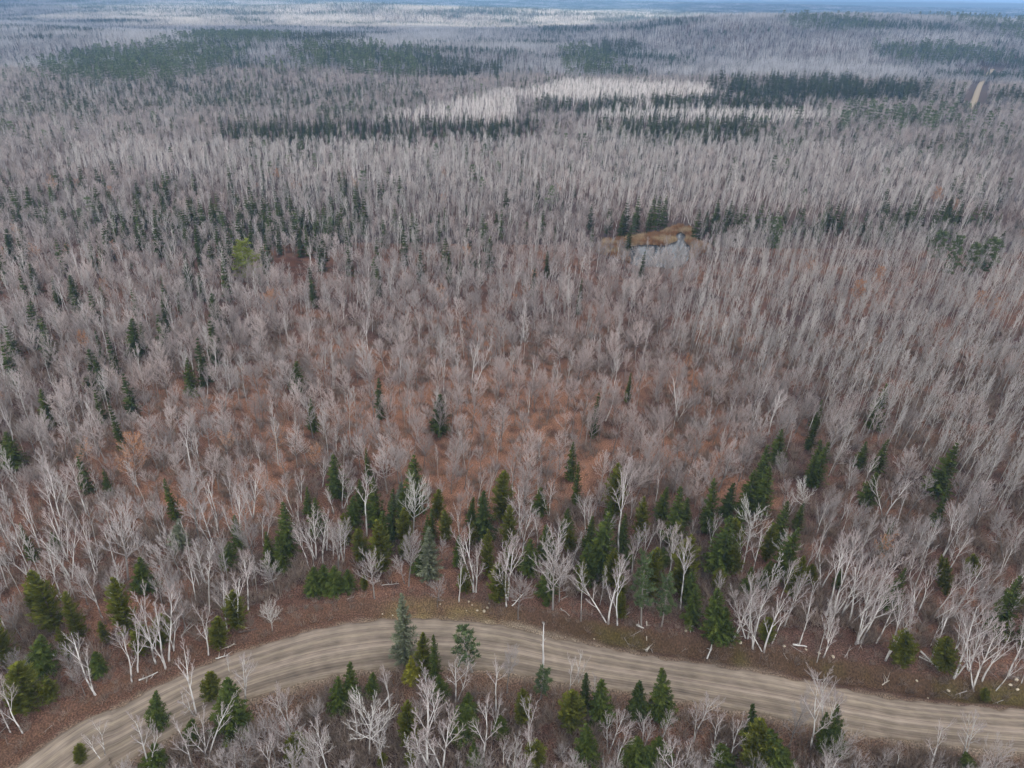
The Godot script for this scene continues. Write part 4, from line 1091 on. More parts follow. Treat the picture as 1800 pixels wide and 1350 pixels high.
func bare_tree(kind: String, fine_ness: float, tone := 1.0) -> Dictionary:
	var P := {}
	var r := rng.randf()
	if kind == "birch":
		P = {"h": 12.0, "r": 0.125, "n": [8, 7, 11], "t0": [0.42, 0.25, 0.15], "ang": [0.52, 0.6, 0.62], "len": [0.42, 0.42, 0.55], "up": [0.25, 0.5, 0.35, 0.2], "wob": [0.05, 0.08, 0.12, 0.1], "taper": [0.82, 0.8, 0.8, 0.8], "top": 0.35, "low": 0.7, "thick": 0.016, "twig": 0.016,
			"foot": Color(0.30, 0.27, 0.25), "col": [Color(0.73, 0.71, 0.67), Color(0.67, 0.64, 0.61), Color(0.54, 0.50, 0.47), Color(0.44, 0.385, 0.365)], "tip": Color(0.34, 0.27, 0.26)}
		if r < 0.35:                                                    # forks into a few steep leaders
			P.n = [5, 10, 11]; P.len = [0.6, 0.33, 0.5]; P.ang = [0.36, 0.6, 0.6]; P.t0 = [0.3, 0.3, 0.15]
	elif kind == "snag":
		P = {"h": 7.0, "r": 0.12, "n": [7, 3, 2], "t0": [0.45, 0.25, 0.15], "ang": [0.9, 0.6, 0.62], "len": [0.09, 0.42, 0.55], "up": [0.1, 0.3, 0.35, 0.2], "wob": [0.03, 0.08, 0.12, 0.1], "taper": [0.7, 0.8, 0.8, 0.8], "top": 0.6, "low": 0.9, "thick": 0.03, "twig": 0.016,
			"foot": Color(0.5, 0.48, 0.46), "col": [Color(0.74, 0.72, 0.69), Color(0.68, 0.66, 0.63), Color(0.6, 0.57, 0.54), Color(0.5, 0.46, 0.44)], "tip": Color(0.44, 0.40, 0.38)}
	elif kind == "round":
		P = {"h": 11.0, "r": 0.16, "n": [15, 8, 10], "t0": [0.34, 0.2, 0.15], "ang": [0.95, 0.62, 0.6], "len": [0.56, 0.42, 0.45], "up": [0.2, 0.75, 0.5, 0.3], "wob": [0.05, 0.08, 0.12, 0.1], "taper": [0.85, 0.8, 0.8, 0.8], "top": 0.5, "low": 0.85, "thick": 0.016, "twig": 0.021,
			"foot": Color(0.34, 0.32, 0.29), "col": [Color(0.46, 0.44, 0.41), Color(0.66, 0.64, 0.60), Color(0.66, 0.64, 0.60), Color(0.60, 0.57, 0.53)], "tip": Color(0.52, 0.48, 0.44)}
	elif kind == "aspen":
		P = {"h": 14.0, "r": 0.085, "n": [15, 6, 9], "t0": [0.44, 0.2, 0.15], "ang": [0.6, 0.55, 0.6], "len": [0.22, 0.42, 0.5], "up": [0.15, 0.65, 0.5, 0.3], "wob": [0.03, 0.08, 0.12, 0.1], "taper": [0.85, 0.8, 0.8, 0.8], "top": 0.35, "low": 0.7, "thick": 0.013, "twig": 0.017,
			"foot": Color(0.30, 0.28, 0.26), "col": [Color(0.52, 0.50, 0.46), Color(0.50, 0.475, 0.445), Color(0.50, 0.47, 0.44), Color(0.48, 0.445, 0.42)], "tip": Color(0.44, 0.405, 0.39)}
	else:
		P = {"h": 13.0, "r": 0.15, "n": [17, 8, 12], "t0": [0.36, 0.2, 0.1], "ang": [0.92, 0.66, 0.62], "len": [0.43, 0.42, 0.5], "up": [0.2, 0.7, 0.5, 0.3], "wob": [0.05, 0.08, 0.12, 0.1], "taper": [0.85, 0.8, 0.8, 0.8], "top": 0.5, "low": 0.75, "thick": 0.014, "twig": 0.018,
			"foot": Color(0.20, 0.185, 0.17), "col": [Color(0.27, 0.25, 0.23), Color(0.38, 0.35, 0.33), Color(0.45, 0.415, 0.395), Color(0.45, 0.41, 0.39)], "tip": Color(0.42, 0.365, 0.345)}
	for i in 2:                                                          # every tree its own habit
		P.ang[i] *= rng.randf_range(0.8, 1.2)
		P.len[i] *= rng.randf_range(0.82, 1.18)
	P.t0[0] *= rng.randf_range(0.75, 1.3)
	P.top *= rng.randf_range(0.8, 1.35)
	P.up[1] *= rng.randf_range(0.6, 1.3)
	if rng.randf() < 0.12:                                               # half dead, with few limbs left
		P.n[0] = int(P.n[0] * 0.5)
		P.n[2] = int(P.n[2] * 0.5)
	for i in 4:
		P.col[i] = P.col[i] * tone
	P.tip = P.tip * tone
	if fine_ness < 1.0:                                                  # fewer and stouter twigs for trees a long way off
		P.n = [int(ceil(P.n[0] * lerpf(0.7, 1.0, fine_ness))), int(ceil(P.n[1] * lerpf(0.45, 1.0, fine_ness))), int(ceil(P.n[2] * lerpf(0.35, 1.0, fine_ness)))]
		P.twig *= lerpf(2.3, 1.0, fine_ness)
		P.thick *= lerpf(1.6, 1.0, fine_ness)
	var out := [Shape.new(), Shape.new(), Shape.new()]
	limb(P, out, Vector3(0, -0.4, 0), (Vector3.UP + unit() * 0.05).normalized(), P.h * 0.96, P.r * rng.randf_range(0.85, 1.15), 0)
	if kind == "birch" and r > 0.7:                                      # a second stem from the same foot
		limb(P, out, Vector3(0.15, -0.4, 0), (Vector3.UP + Vector3(rng.randf_range(-0.3, 0.3), 0, rng.randf_range(-0.3, 0.3))).normalized(), P.h * 0.8, P.r * 0.75, 0)
	var top := 1.0
	for s in out:
		for q in s.v:
			top = maxf(top, q.y)
	return {"parts": out, "height": top, "names": ["trunk", "branches", "twigs"], "wide": 1.0}


func spray(s: Shape, a: Vector3, d: Vector3, side: Vector3, w: float, c: Color) -> void:
	s.tri(a - side * w, a + side * w, a + d, c, c)


func conifer(kind: String, detail := 1.0) -> Dictionary:
	var trunk := Shape.new()
	var crown := Shape.new()
	var H := 10.0
	var R := 2.15
	var whorls := 24
	var boughs := 9
	var along := 6
	var green := Color(0.044, 0.068, 0.013)
	var tips := Color(0.125, 0.150, 0.030)
	var bark := Color(0.16, 0.13, 0.11)
	var base := 0.04
	var rise := -0.05
	if kind == "spruce":
		R = 1.65; green = Color(0.034, 0.052, 0.014); tips = Color(0.085, 0.108, 0.028); rise = -0.22; base = 0.07
	elif kind == "cedar":
		R = 1.85; green = Color(0.105, 0.118, 0.018); tips = Color(0.210, 0.210, 0.036); rise = 0.45; base = 0.06; whorls = 26
	elif kind == "pine":
		R = 2.0; green = Color(0.080, 0.112, 0.050); tips = Color(0.140, 0.180, 0.075); rise = 0.2; base = 0.26; whorls = 11; boughs = 6; bark = Color(0.30, 0.27, 0.24)
	elif kind == "lichen":
		R = 1.8; green = Color(0.105, 0.122, 0.062); tips = Color(0.26, 0.275, 0.19); rise = 0.1
	elif kind == "gold":
		R = 1.9; green = Color(0.20, 0.195, 0.025); tips = Color(0.33, 0.31, 0.045); rise = 0.5
	elif kind == "bright":
		R = 2.6; green = Color(0.17, 0.20, 0.035); tips = Color(0.27, 0.30, 0.06); rise = 0.25; base = 0.12; whorls = 15; boughs = 7; bark = Color(0.30, 0.27, 0.24)
	whorls = int(whorls * lerpf(0.5, 1.0, detail))
	boughs = int(ceil(boughs * lerpf(0.65, 1.0, detail)))
	along = int(ceil(along * lerpf(0.5, 1.0, detail)))
	var bulk := lerpf(1.7, 1.0, detail)
	var pts := PackedVector3Array()
	var rad := PackedFloat32Array()
	var cols := PackedColorArray()
	var bend := Vector3(rng.randf_range(-0.2, 0.2), 0, rng.randf_range(-0.2, 0.2))
	for i in 7:
		var t := i / 6.0
		pts.append(Vector3(0, -0.4 + (H + 0.3) * t, 0) + bend * sin(t * PI))
		rad.append(0.15 * (1.0 - 0.92 * t))
		cols.append(vary(bark, 0.15))
	trunk.tube(pts, rad, 5, cols)
	var lop := rng.randf() * TAU
	if kind == "bright":
		kind = "pine"
	for k in whorls:
		var t := base + (0.985 - base) * pow((k + rng.randf_range(0.0, 0.7)) / whorls, 0.92)
		var y := H * t
		var u := (t - base) / (1.0 - base)
		var reach := R * pow(1.0 - u, 0.85) * (0.75 + 0.25 * smooth(0.0, 0.12, u))
		if kind == "cedar":
			reach = R * pow(sin(PI * (0.16 + 0.84 * u)), 0.8) * (1.0 - 0.35 * u)
		elif kind == "pine":
			reach = R * (0.55 + 0.45 * sin(PI * u)) * (1.0 - 0.55 * u) * rng.randf_range(0.7, 1.2)
		var n := maxi(3, int(boughs * (0.45 + 0.55 * (1.0 - u))))
		var w0 := rng.randf() * TAU
		for b in n:
			var w := w0 + TAU * b / n + rng.randf_range(-0.25, 0.25)
			var l := (reach * rng.randf_range(0.55, 1.22) + 0.12) * (1.0 + 0.12 * cos(w - lop))
			if rng.randf() < 0.06:
				l *= 0.5
			var o := Vector3(cos(w), rise * rng.randf_range(0.4, 1.4) + (0.5 * u if kind != "cedar" else 0.6 * u), sin(w)).normalized()
			var s := Vector3(-sin(w), 0, cos(w))
			var a := Vector3(0, y, 0) + bend * sin(t * PI)
			var shade := vary(green.lerp(tips, rng.randf() * rng.randf()), 0.3)
			if kind == "pine":
				crown.cone(a, a + o * l, 0.05, bark, bark)
				for q in maxi(3, int((8 if R > 2.5 else 6) * lerpf(0.6, 1.0, detail))):
					var e := a + o * l * rng.randf_range(0.45, 1.05) + unit() * 0.22
					for z in int(ceil(9 * lerpf(0.5, 1.0, detail))):
						var dd := (unit() + Vector3.UP * 0.7 + o * 0.4).normalized() * rng.randf_range(0.35, 0.6) * bulk
						spray(crown, e, dd, dd.cross(unit()).normalized(), 0.075 * bulk, vary(shade.lerp(tips, rng.randf() * 0.5), 0.22))
				continue
			for q in along:
				var f := (q + 0.6) / along
				var e := a + o * l * f + Vector3(0, 0.10 * l * f * f - 0.05 * l * f, 0)
				var sl := (0.40 * l * (1.0 - 0.45 * f) + 0.13) * bulk
				for sg in [-1.0, 1.0]:
					var dd: Vector3 = (o * 0.75 + s * sg * rng.randf_range(0.5, 1.0) + Vector3(0, rng.randf_range(-0.35, 0.4) + (0.5 if kind == "cedar" else 0.0), 0)).normalized()
					var cc := vary(shade.lerp(tips, 0.6 * rng.randf() * f), 0.18)
					spray(crown, e, dd * sl, (Vector3.UP * rng.randf_range(0.2, 1.0) + s).normalized(), 0.10 * bulk + 0.05 * l, cc)
			spray(crown, a + o * l * 0.8, o * (0.3 * l + 0.12), s, 0.08 * bulk, shade)
	if kind != "pine":
		crown.cone(Vector3(0, H * 0.95, 0), Vector3(0, H + 0.2, 0), 0.07, green, tips)
	return {"parts": [trunk, crown], "height": H + 0.15, "names": ["trunk", "crown"], "wide": R * 1.6}


func beech() -> Dictionary:
	var d := bare_tree("grey", 0.6)
	var leaves := Shape.new()
	var tw: Shape = d.parts[2]
	for i in range(0, tw.v.size(), 9):
		if rng.randf() < 0.8:
			for q in 4:
				var p: Vector3 = tw.v[i].lerp(tw.v[i + 2], rng.randf_range(0.2, 1.0))
				var e := unit().normalized() * 0.16
				var f := e.cross(unit()).normalized() * 0.09
				var c := vary(Color(0.42, 0.19, 0.07), 0.3)
				leaves.tri(p, p + e + f, p + e - f, c, c)
	d.parts.append(leaves)
	d.names.append("leaves")
	return d


func shrub() -> Shape:
	var s := Shape.new()
	for k in 26:
		var w := rng.randf() * TAU
		var d := Vector3(cos(w) * rng.randf_range(0.1, 0.9), 1, sin(w) * rng.randf_range(0.1, 0.9)).normalized()
		var a := Vector3(cos(w), 0, sin(w)) * rng.randf() * 0.5
		var l := rng.randf_range(0.6, 1.5)
		var c := vary(Color(0.27, 0.22, 0.185), 0.3)
		s.cone(a, a + d * l, 0.022, c, c)
		for q in 2:
			var e := a + d * l * rng.randf_range(0.4, 0.9)
			s.cone(e, e + (d + unit() * 0.7).normalized() * l * 0.4, 0.013, c, c)
	return s


func make_protos() -> void:
	for kind in ["birch", "round", "grey", "aspen", "snag"]:
		protos[kind] = []
		for i in {"birch": 14, "round": 5, "grey": 14, "aspen": 7, "snag": 1}[kind]:
			protos[kind].append(bare_tree(kind, 1.0, rng.randf_range(0.70, 1.12) if kind == "grey" else rng.randf_range(0.86, 1.1)))
	for kind in ["fir", "spruce", "cedar", "pine", "bright", "lichen", "gold"]:
		protos[kind] = []
		for i in {"fir": 6, "spruce": 5, "cedar": 6, "pine": 4, "bright": 1, "lichen": 2, "gold": 1}[kind]:
			protos[kind].append(conifer(kind))
	protos["beech"] = [beech(), beech(), beech()]
	for kind in protos:
		for d in protos[kind]:
			d.meshes = []
			for i in d.parts.size():
				var mt: Material = mats.bark if d.names[i] in ["trunk", "branches", "twigs"] else mats.plant
				d.meshes.append(d.parts[i].mesh(mt))


const CALLED := {"birch": ["birch_tree", "birch tree"], "round": ["maple_tree", "maple tree"], "grey": ["maple_tree", "maple tree"], "aspen": ["aspen_tree", "aspen tree"], "fir": ["fir_tree", "fir tree"], "spruce": ["spruce_tree", "spruce tree"], "cedar": ["cedar_tree", "cedar tree"], "pine": ["pine_tree", "pine tree"], "snag": ["birch_tree", "birch tree"], "bright": ["pine_tree", "pine tree"], "lichen": ["spruce_tree", "spruce tree"], "gold": ["cedar_tree", "cedar tree"], "beech": ["beech_tree", "beech tree"]}


func stand(h: float, lean: float, lean_z: float, sy: float, sx: float) -> Basis:
	var up := Vector3(lean, 1, lean_z).normalized()
	var x := (Vector3.RIGHT - up * up.x).normalized()
	return Basis(x, up, x.cross(up)) * Basis(Vector3.UP, rng.randf() * TAU) * Basis.from_scale(Vector3(sx, sy, sx))


func plant(kind: String, x: float, z: float, h: float, lean: float, width: float, label: String, group: String) -> void:
	var list: Array = protos[kind]
	var i := rng.randi() % list.size()
	var d: Dictionary = list[i]
	var key := kind + str(i)
	var o: Node3D
	if first.has(key):
		o = first[key].duplicate()
	else:
		o = Node3D.new()
		for k in d.meshes.size():
			obj(d.names[k], d.meshes[k], o)
		first[key] = o
	o.name = numbered(CALLED[kind][0])
	add_child(o, true)
	var sy: float = h / d.height
	var sx := sy
	if width > 0.0:
		sx = clampf(width / d.wide, 0.5 * sy, 1.5 * sy) if d.wide > 1.0 else sy
	elif d.wide > 1.0:
		sx = sy * rng.randf_range(0.8, 1.15)
	if kind in ["birch", "aspen"]:
		sx *= 1.1
	o.transform = Transform3D(stand(h, lean, rng.randf_range(-0.05, 0.05), sy, sx), Vector3(x, floor_height(x, z), z))
	tag(o, label, CALLED[kind][1], group)
	taken[Vector2i(int(floor(x / 1.5)), int(floor(z / 1.5)))] = true
	if kind in ["fir", "spruce", "cedar", "pine", "bright"] and z < -90.0:        # standing free enough to show
		for n in 5:
			var f := 1.0 + 1.4 * n / z
			taken[Vector2i(int(floor(x * f / 1.5)), int(floor(z * f / 1.5)))] = true


func free_at(p: Vector2, gap: int) -> bool:
	var c := Vector2i(int(floor(p.x / 1.5)), int(floor(p.y / 1.5)))
	for dx in range(-gap, gap + 1):
		for dz in range(-gap, gap + 1):
			if taken.has(c + Vector2i(dx, dz)):
				return false
	for poly in CLEARINGS:
		if inside(p, poly):
			return false
	if p.y < -450.0 and p.x > 250.0:
		for i in TRACK.size() - 1:
			if Geometry2D.get_closest_point_to_segment(p, TRACK[i], TRACK[i + 1]).distance_to(p) < 8.0:
				return false
	if p.y > -110.0:
		var s := road_at(p.x, p.y)
		if absf(s.x) < s.y + 2.2:
			return false
	return true


func aspen_share(p: Vector2) -> Vector2:          # share of slim pale stems there, and how pale
	for a in ASPEN_STANDS:
		if inside(p, a[3]):
			return Vector2(a[1], a[2])
	return Vector2(0.12, 1.0)


func in_belt(p: Vector2) -> bool:
	for st in CONIFER_STANDS:
		if st[1] >= 0.05 and inside(p, st[3]):
			return true
	return false


func where(x: float, z: float) -> String:
	var s := road_at(x, z) if z > -120 else Vector3(100, 4, 0)
	if s.x < 0.0:
		return "in the strip of wood below the road"
	if z > -100.0:
		return "in the wood just behind the far verge"
	if inside(Vector2(x, z), LEAFY):
		return "in the open leaf-strewn wood past the road"
	if x > 25.0:
		return "on the grey aspen slope beyond the road"
	return "in the mixed wood left of the leaf-strewn floor"


func beside(x: float, z: float) -> String:        # where a tree stands, told by the nearest thing that one can find
	var best := 1e9
	var out := ""
	for l in LANDMARKS:
		var dx: float = x - l[0]
		var dz: float = (z - l[1]) * 0.6
		var d := dx * dx + dz * dz
		if d < best:
			best = d
			var far := "" if d < 30.0 else "well "
			out = (far + ("right of " if dx > 0 else "left of ") if absf(dx) > absf(dz) else far + ("below " if dz > 0 else "behind ")) + l[2]
	return out


func build_forest() -> void:
	for t in TREES:
		plant(t[0], t[1], t[2], t[3], t[4], t[5], t[6], {"birch": "white birches along the road and in the wood", "round": "pale round maples", "grey": "grey bare maples", "beech": "beeches with orange leaves"}.get(t[0], "conifers"))
	var shown := {}
	for t in TREES:
		var nm: String = CALLED[t[0]][0]
		shown[nm] = shown.get(nm, 0) + 1
	# conifers in their stands: the nearest as things, the rest as one mass
	var rest := {"fir": [], "spruce": [], "cedar": [], "pine": []}
	for st in CONIFER_STANDS:
		var box := Rect2(st[3][0], Vector2.ZERO)
		for p in st[3]:
			box = box.expand(p)
		var near := -box.end.y < 420.0
		var want := int(box.get_area() * st[1] * 1.7)
		for i in want:
			var p := Vector2(rng.randf_range(box.position.x, box.end.x), rng.randf_range(box.position.y, box.end.y))
			var q := p + Vector2(soft.get_noise_2d(p.x * 4, p.y * 4), soft.get_noise_2d(p.x * 4 + 90, p.y * 4)) * (0.12 * -p.y)
			if not inside(q, st[3]) or not free_at(p, 1):
				continue
			if st[1] > 0.04 and soft.get_noise_2d(p.x * 2.5, p.y * 2.5) < (-0.28 if p.y > -480.0 else -0.05):
				continue
			var h: float = st[2] * rng.randf_range(0.45, 1.3)
			var nm: String = CALLED[st[0]][0]
			taken[Vector2i(int(floor(p.x / 1.5)), int(floor(p.y / 1.5)))] = true
			if near and shown.get(nm, 0) < NEAR_SEEN:
				shown[nm] = shown.get(nm, 0) + 1
				var kind: String = st[0]
				var what: String = {"fir": "dark fir", "spruce": "slim dark spruce", "cedar": "yellowish cedar", "pine": "pale green pine"}[kind]
				var zone := where(p.x, p.y)
				if p.y < -195.0:
					zone = "in the conifer row right of the pond" if p.x > 60 else "on the rim of the marsh pond" if p.x > 10 and p.y > -260 else "in the conifer belt behind the pond" if p.x > 10 else "in the conifer belt across the left wood"
				plant(kind, p.x, p.y, h, rng.randf_range(-0.03, 0.05), 0.0, ("small " if h < 6.0 else "tall " if h > 9.5 else "") + what + " standing " + beside(p.x, p.y), "conifers " + zone)
			else:
				rest[st[0]].append([p, h])
	# bare trees on a jittered grid, thinning out the detail with distance
	var low := {}
	for kind in ["birch", "grey", "aspen"]:
		low[kind] = []
		for lod in 3:
			var set_ := []
			for i in 5:
				var d := bare_tree(kind, [0.85, 0.55, 0.25][lod], rng.randf_range(0.9, 1.08))
				var s := Shape.new()
				for part in d.parts:
					s.put(part, Transform3D(), Color.WHITE)
				set_.append([s.mesh(mats.bark), [] as Array[Transform3D], [] as Array[Color], d.height, s])
			low[kind].append(set_)
	var cand := []
	var z := -40.0
	while z > -760.0:
		var r := -z
		var depth := 0.875 * r + 36.0
		var half := depth * 0.745 + 14.0
		var gap := 2.5 + 0.35 * smooth(200, 700, r)
		var x := -half
		while x < half:
			var p := Vector2(x + rng.randf_range(-0.48, 0.48) * gap, z + rng.randf_range(-0.48, 0.48) * gap)
			x += gap
			var n := soft.get_noise_2d(p.x * 2.0, p.y * 2.0)
			var leafy := rng.randf() < leafiness(p)
			if leafy and rng.randf() < 0.46:
				continue
			if not leafy and n < -0.1 and rng.randf() < 0.3:
				continue
			if not free_at(p, 0 if r > 110 else 1):
				continue
			if r > 190 and in_belt(p) and rng.randf() < 0.72:
				continue
			var a := aspen_share(p)
			var kind := "grey"
			if rng.randf() < a.x:
				kind = "aspen"
			elif r > 230.0 and rng.randf() < 0.03 + 0.9 * maxf(0.0, soft.get_noise_2d(p.x * 0.9 + 900, p.y * 1.6) - 0.12) * smooth(230, 480, r):
				rest["spruce" if rng.randf() < 0.8 else "pine"].append([p, rng.randf_range(5, 11)])
				continue
			elif r < 300.0 and rng.randf() < 0.007:
				kind = "beech"
			elif rng.randf() < (0.05 if leafy else 0.30 if r < 92.0 else 0.10 + 0.12 * n):
				kind = "birch"
			cand.append([p, kind, a.y, leafy, r])
		z -= gap
	var total := 0
	for t in cand:
		var p: Vector2 = t[0]
		var kind: String = t[1]
		var r: float = t[4]
		var h: float = {"grey": 8.8, "aspen": 11.0, "birch": 9.5, "beech": 8.0}[kind] * rng.randf_range(0.62, 1.2)
		if kind == "grey" and rng.randf() < 0.3:
			h *= 0.6
		h *= 1.0 - (0.2 if kind == "grey" else 0.1) * smooth(130, 260, r)
		var lean := rng.randfn(0.035, 0.05) + (0.05 * smooth(15, 60, p.x) if p.y > -180 else 0.03)
		var nm: String = CALLED[kind][0]
		if shown.get(nm, 0) < NEAR_SEEN or kind == "beech":
			shown[nm] = shown.get(nm, 0) + 1
			var what: String = {"beech": "orange-leaved beech", "grey": "grey bare maple", "aspen": "slim grey aspen", "birch": "white-stemmed birch"}[kind]
			var zone := where(p.x, p.y)
			plant(kind, p.x, p.y, h, lean, 0.0, ("tall " if h > 12 else "low " if h < 7 else "") + what + " standing " + beside(p.x, p.y), {"beech": "orange-leaved beeches ", "grey": "grey bare maples ", "aspen": "slim grey aspens ", "birch": "white-stemmed birches "}[kind] + zone)
			continue
		total += 1
		var lod := 0 if r < 190 else 1 if r < 380 else 2
		var pick: Array = low[kind][lod][rng.randi() % 5]
		var sy: float = h / pick[3]
		pick[1].append(Transform3D(stand(h, lean, rng.randf_range(-0.05, 0.05), sy, sy * rng.randf_range(0.95, 1.3) * (1.0 + 0.3 * smooth(200, 500, r))), Vector3(p.x, floor_height(p.x, p.y), p.y)))
		var tone: float = t[2] * (rng.randf_range(0.62, 1.22) if t[2] < 1.4 else rng.randf_range(0.9, 1.15))
		var warm := 0.35 + 0.5 * soft.get_noise_2d(p.x * 1.5 + 300, p.y * 1.5)
		if t[3]:
			warm += 0.25
		warm = clampf(warm, 0, 1) if kind == "grey" else 0.0
		pick[2].append(Color(tone * (1.0 + 0.06 * warm), tone * (1.0 - 0.05 * warm), tone * (1.0 - 0.09 * warm)))
	for kind in low:
		var lots := []
		for lod in 3:
			lots.append_array(low[kind][lod])
		mass({"grey": "maple_forest", "aspen": "aspen_forest", "birch": "birch_forest"}[kind], {"grey": "grey-brown leafless maple wood filling the middle distance", "aspen": "slim pale aspen stems massed on the slope and beyond", "birch": "white birch stems scattered through the grey wood"}[kind], "forest", lots)
	# the remaining conifers
	var lots := []
	for kind in rest:
		for v in 3:
			var d := conifer(kind, 0.25)
			var s := Shape.new()
			for part in d.parts:
				s.put(part, Transform3D(), Color.WHITE)
			var at: Array[Transform3D] = []
			var cs: Array[Color] = []
			for i in range(v, rest[kind].size(), 3):
				var p: Vector2 = rest[kind][i][0]
				var sy: float = rest[kind][i][1] / 10.0
				at.append(Transform3D(Basis(Vector3.UP, rng.randf() * TAU) * Basis.from_scale(Vector3(sy * rng.randf_range(0.8, 1.25), sy, sy)), Vector3(p.x, height(p.x, p.y), p.y)))
				var k := rng.randf_range(0.75, 1.3)
				cs.append(Color(k, k, k))
			lots.append([s.mesh(mats.plant), at, cs])
	mass("conifer_forest", "dark conifer belts standing in the grey wood", "forest", lots)
	build_far(low)


func build_far(low: Dictionary) -> void:
	# clumps of trees from 760 m out to the blue distance
	var lots := []
	var kinds := ["grey", "aspen", "spruce", "pine"]
	var mixes := {"grey": ["grey", "spruce", 0.9], "aspen": ["aspen", "grey", 0.8], "spruce": ["spruce", "grey", 0.75], "pine": ["pine", "grey", 0.6], "mixed": ["grey", "pine", 0.7]}
	var small := {}
	for kind in kinds:
		small[kind] = []
		for i in 4:
			var s := Shape.new()
			var c := Color(0.375, 0.365, 0.375) if kind == "grey" else Color(0.53, 0.525, 0.53)
			if kind in ["grey", "aspen"]:
				var H := 10.0 if kind == "grey" else 12.0
				var rr := 2.3 if kind == "grey" else 1.2
				s.cone(Vector3.ZERO, Vector3(0, H, 0), 0.12, c * 0.7, c)
				for k in 46:
					var t := lerpf(0.35, 0.95, rng.randf())
					var w := rng.randf() * TAU
					var l := rr * rng.randf_range(0.6, 1.2) * (1.25 - t)* 1.4
					var a := Vector3(0, H * t, 0)
					s.cone(a, a + Vector3(cos(w) * l, l * rng.randf_range(0.4, 1.1), sin(w) * l), 0.06, vary(c, 0.15), vary(c, 0.15))
			else:
				var g := Color(0.028, 0.05, 0.026) if kind == "spruce" else Color(0.055, 0.085, 0.042)
				for k in 44:
					var t := rng.randf()
					var w := rng.randf() * TAU
					var reach := (1.0 - t) * 1.7 + 0.1 if kind == "spruce" else 2.1 * sin(PI * (0.2 + 0.75 * t))
					var a := Vector3(0, 1.0 + 9.5 * t + (2.0 if kind == "pine" else 0.0), 0)
					var d := Vector3(cos(w) * reach, rng.randf_range(-0.6, 0.5), sin(w) * reach)
					spray(s, a, d, Vector3(-sin(w), rng.randf_range(-0.5, 0.5), cos(w)), 0.55, vary(g, 0.3))
				s.cone(Vector3(0, 8, 0), Vector3(0, 11, 0), 0.3, g, g)
			small[kind].append(s)
	for far in 2:
		var side: float = [22.0, 46.0][far]
		var lo: float = [760.0, 2100.0][far]
		var hi: float = [2100.0, 6200.0][far]
		var sets := {}
		for kind in mixes:
			sets[kind] = []
			for i in 3:
				var s := Shape.new()
				var n: int = [40, 100][far]
				for k in n:
					var p := Vector3(rng.randf_range(-0.58, 0.58) * side, 0, rng.randf_range(-0.58, 0.58) * side)
					var sc: float = rng.randf_range(0.6, 1.1) * [0.92, 1.1][far]
					var of: String = mixes[kind][0] if rng.randf() < mixes[kind][2] else mixes[kind][1]
					s.put(small[of][rng.randi() % 4], Transform3D(Basis(Vector3.UP, rng.randf() * TAU).scaled(Vector3(sc, sc, sc)), p), vary(Color.WHITE, 0.15))
				sets[kind].append([s.mesh(mats.bark), [] as Array[Transform3D], [] as Array[Color]])
		var z := -lo
		while z > -hi:
			var half := (0.875 * -z + 36.0) * 0.745 + 30.0
			var x := -half
			while x < half:
				var p := Vector2(x + rng.randf_range(-0.2, 0.2) * side, z + rng.randf_range(-0.2, 0.2) * side)
				x += side
				if inside(p, CLEARINGS[6]):
					continue
				var near_track := false
				for q in TRACK:
					if q.distance_to(p) < 26.0:
						near_track = true
				if near_track:
					continue
				var n := soft.get_noise_2d(p.x * 0.25, p.y * 0.5) + 0.5 * soft.get_noise_2d(p.x * 0.8 + 70, p.y * 1.2)
				var kind := "grey"
				var m := soft.get_noise_2d(p.x * 1.1 + 500, p.y * 2.0) + rng.randf_range(-0.12, 0.12)
				if far == 1 and n > (0.16 if z > -3300.0 else -0.12):
					kind = "mixed" if n < 0.26 and z > -3300.0 else "spruce" if m < 0.1 else "pine"
				elif far == 1 and p.x > -1200.0 and p.x < 600.0 and n > -0.05 and z > -3300.0:
					kind = "mixed"
				elif n > 0.30:
					kind = "mixed" if n < 0.5 else "pine"
				elif n < -0.10:
					kind = "aspen"
				for st in CONIFER_STANDS:
					if far == 0 and inside(p + Vector2(soft.get_noise_2d(p.x * 3, p.y * 3), soft.get_noise_2d(p.x * 3 + 90, p.y * 3)) * 90.0, st[3]):
						if m > (0.06 if st[0] == "pine" else -0.12):
							kind = "mixed" if m < 0.2 else "pine" if st[0] == "pine" else "spruce"
				var pick: Array = sets[kind][rng.randi() % 3]
				var slope := Vector3(height(p.x + 8, p.y) - height(p.x - 8, p.y), 0, height(p.x, p.y + 8) - height(p.x, p.y - 8)) / 16.0
				var turn := Basis(Vector3.UP, rng.randf() * TAU)
				var up := Vector3(-slope.x, 1, -slope.z).normalized()
				var bx := (Vector3.RIGHT - up * up.x).normalized()
				pick[1].append(Transform3D(Basis(bx, up, bx.cross(up)) * turn, Vector3(p.x, height(p.x, p.y) - 0.2, p.y)))
				var k := rng.randf_range(0.85, 1.15)
				pick[2].append(Color(k, k, k))
			z -= side
		for kind in mixes:
			lots.append_array(sets[kind])
	mass("distant_forest", "far grey and dark green forest fading to blue haze", "forest", lots)


# ---------------------------------------------------------------- small things

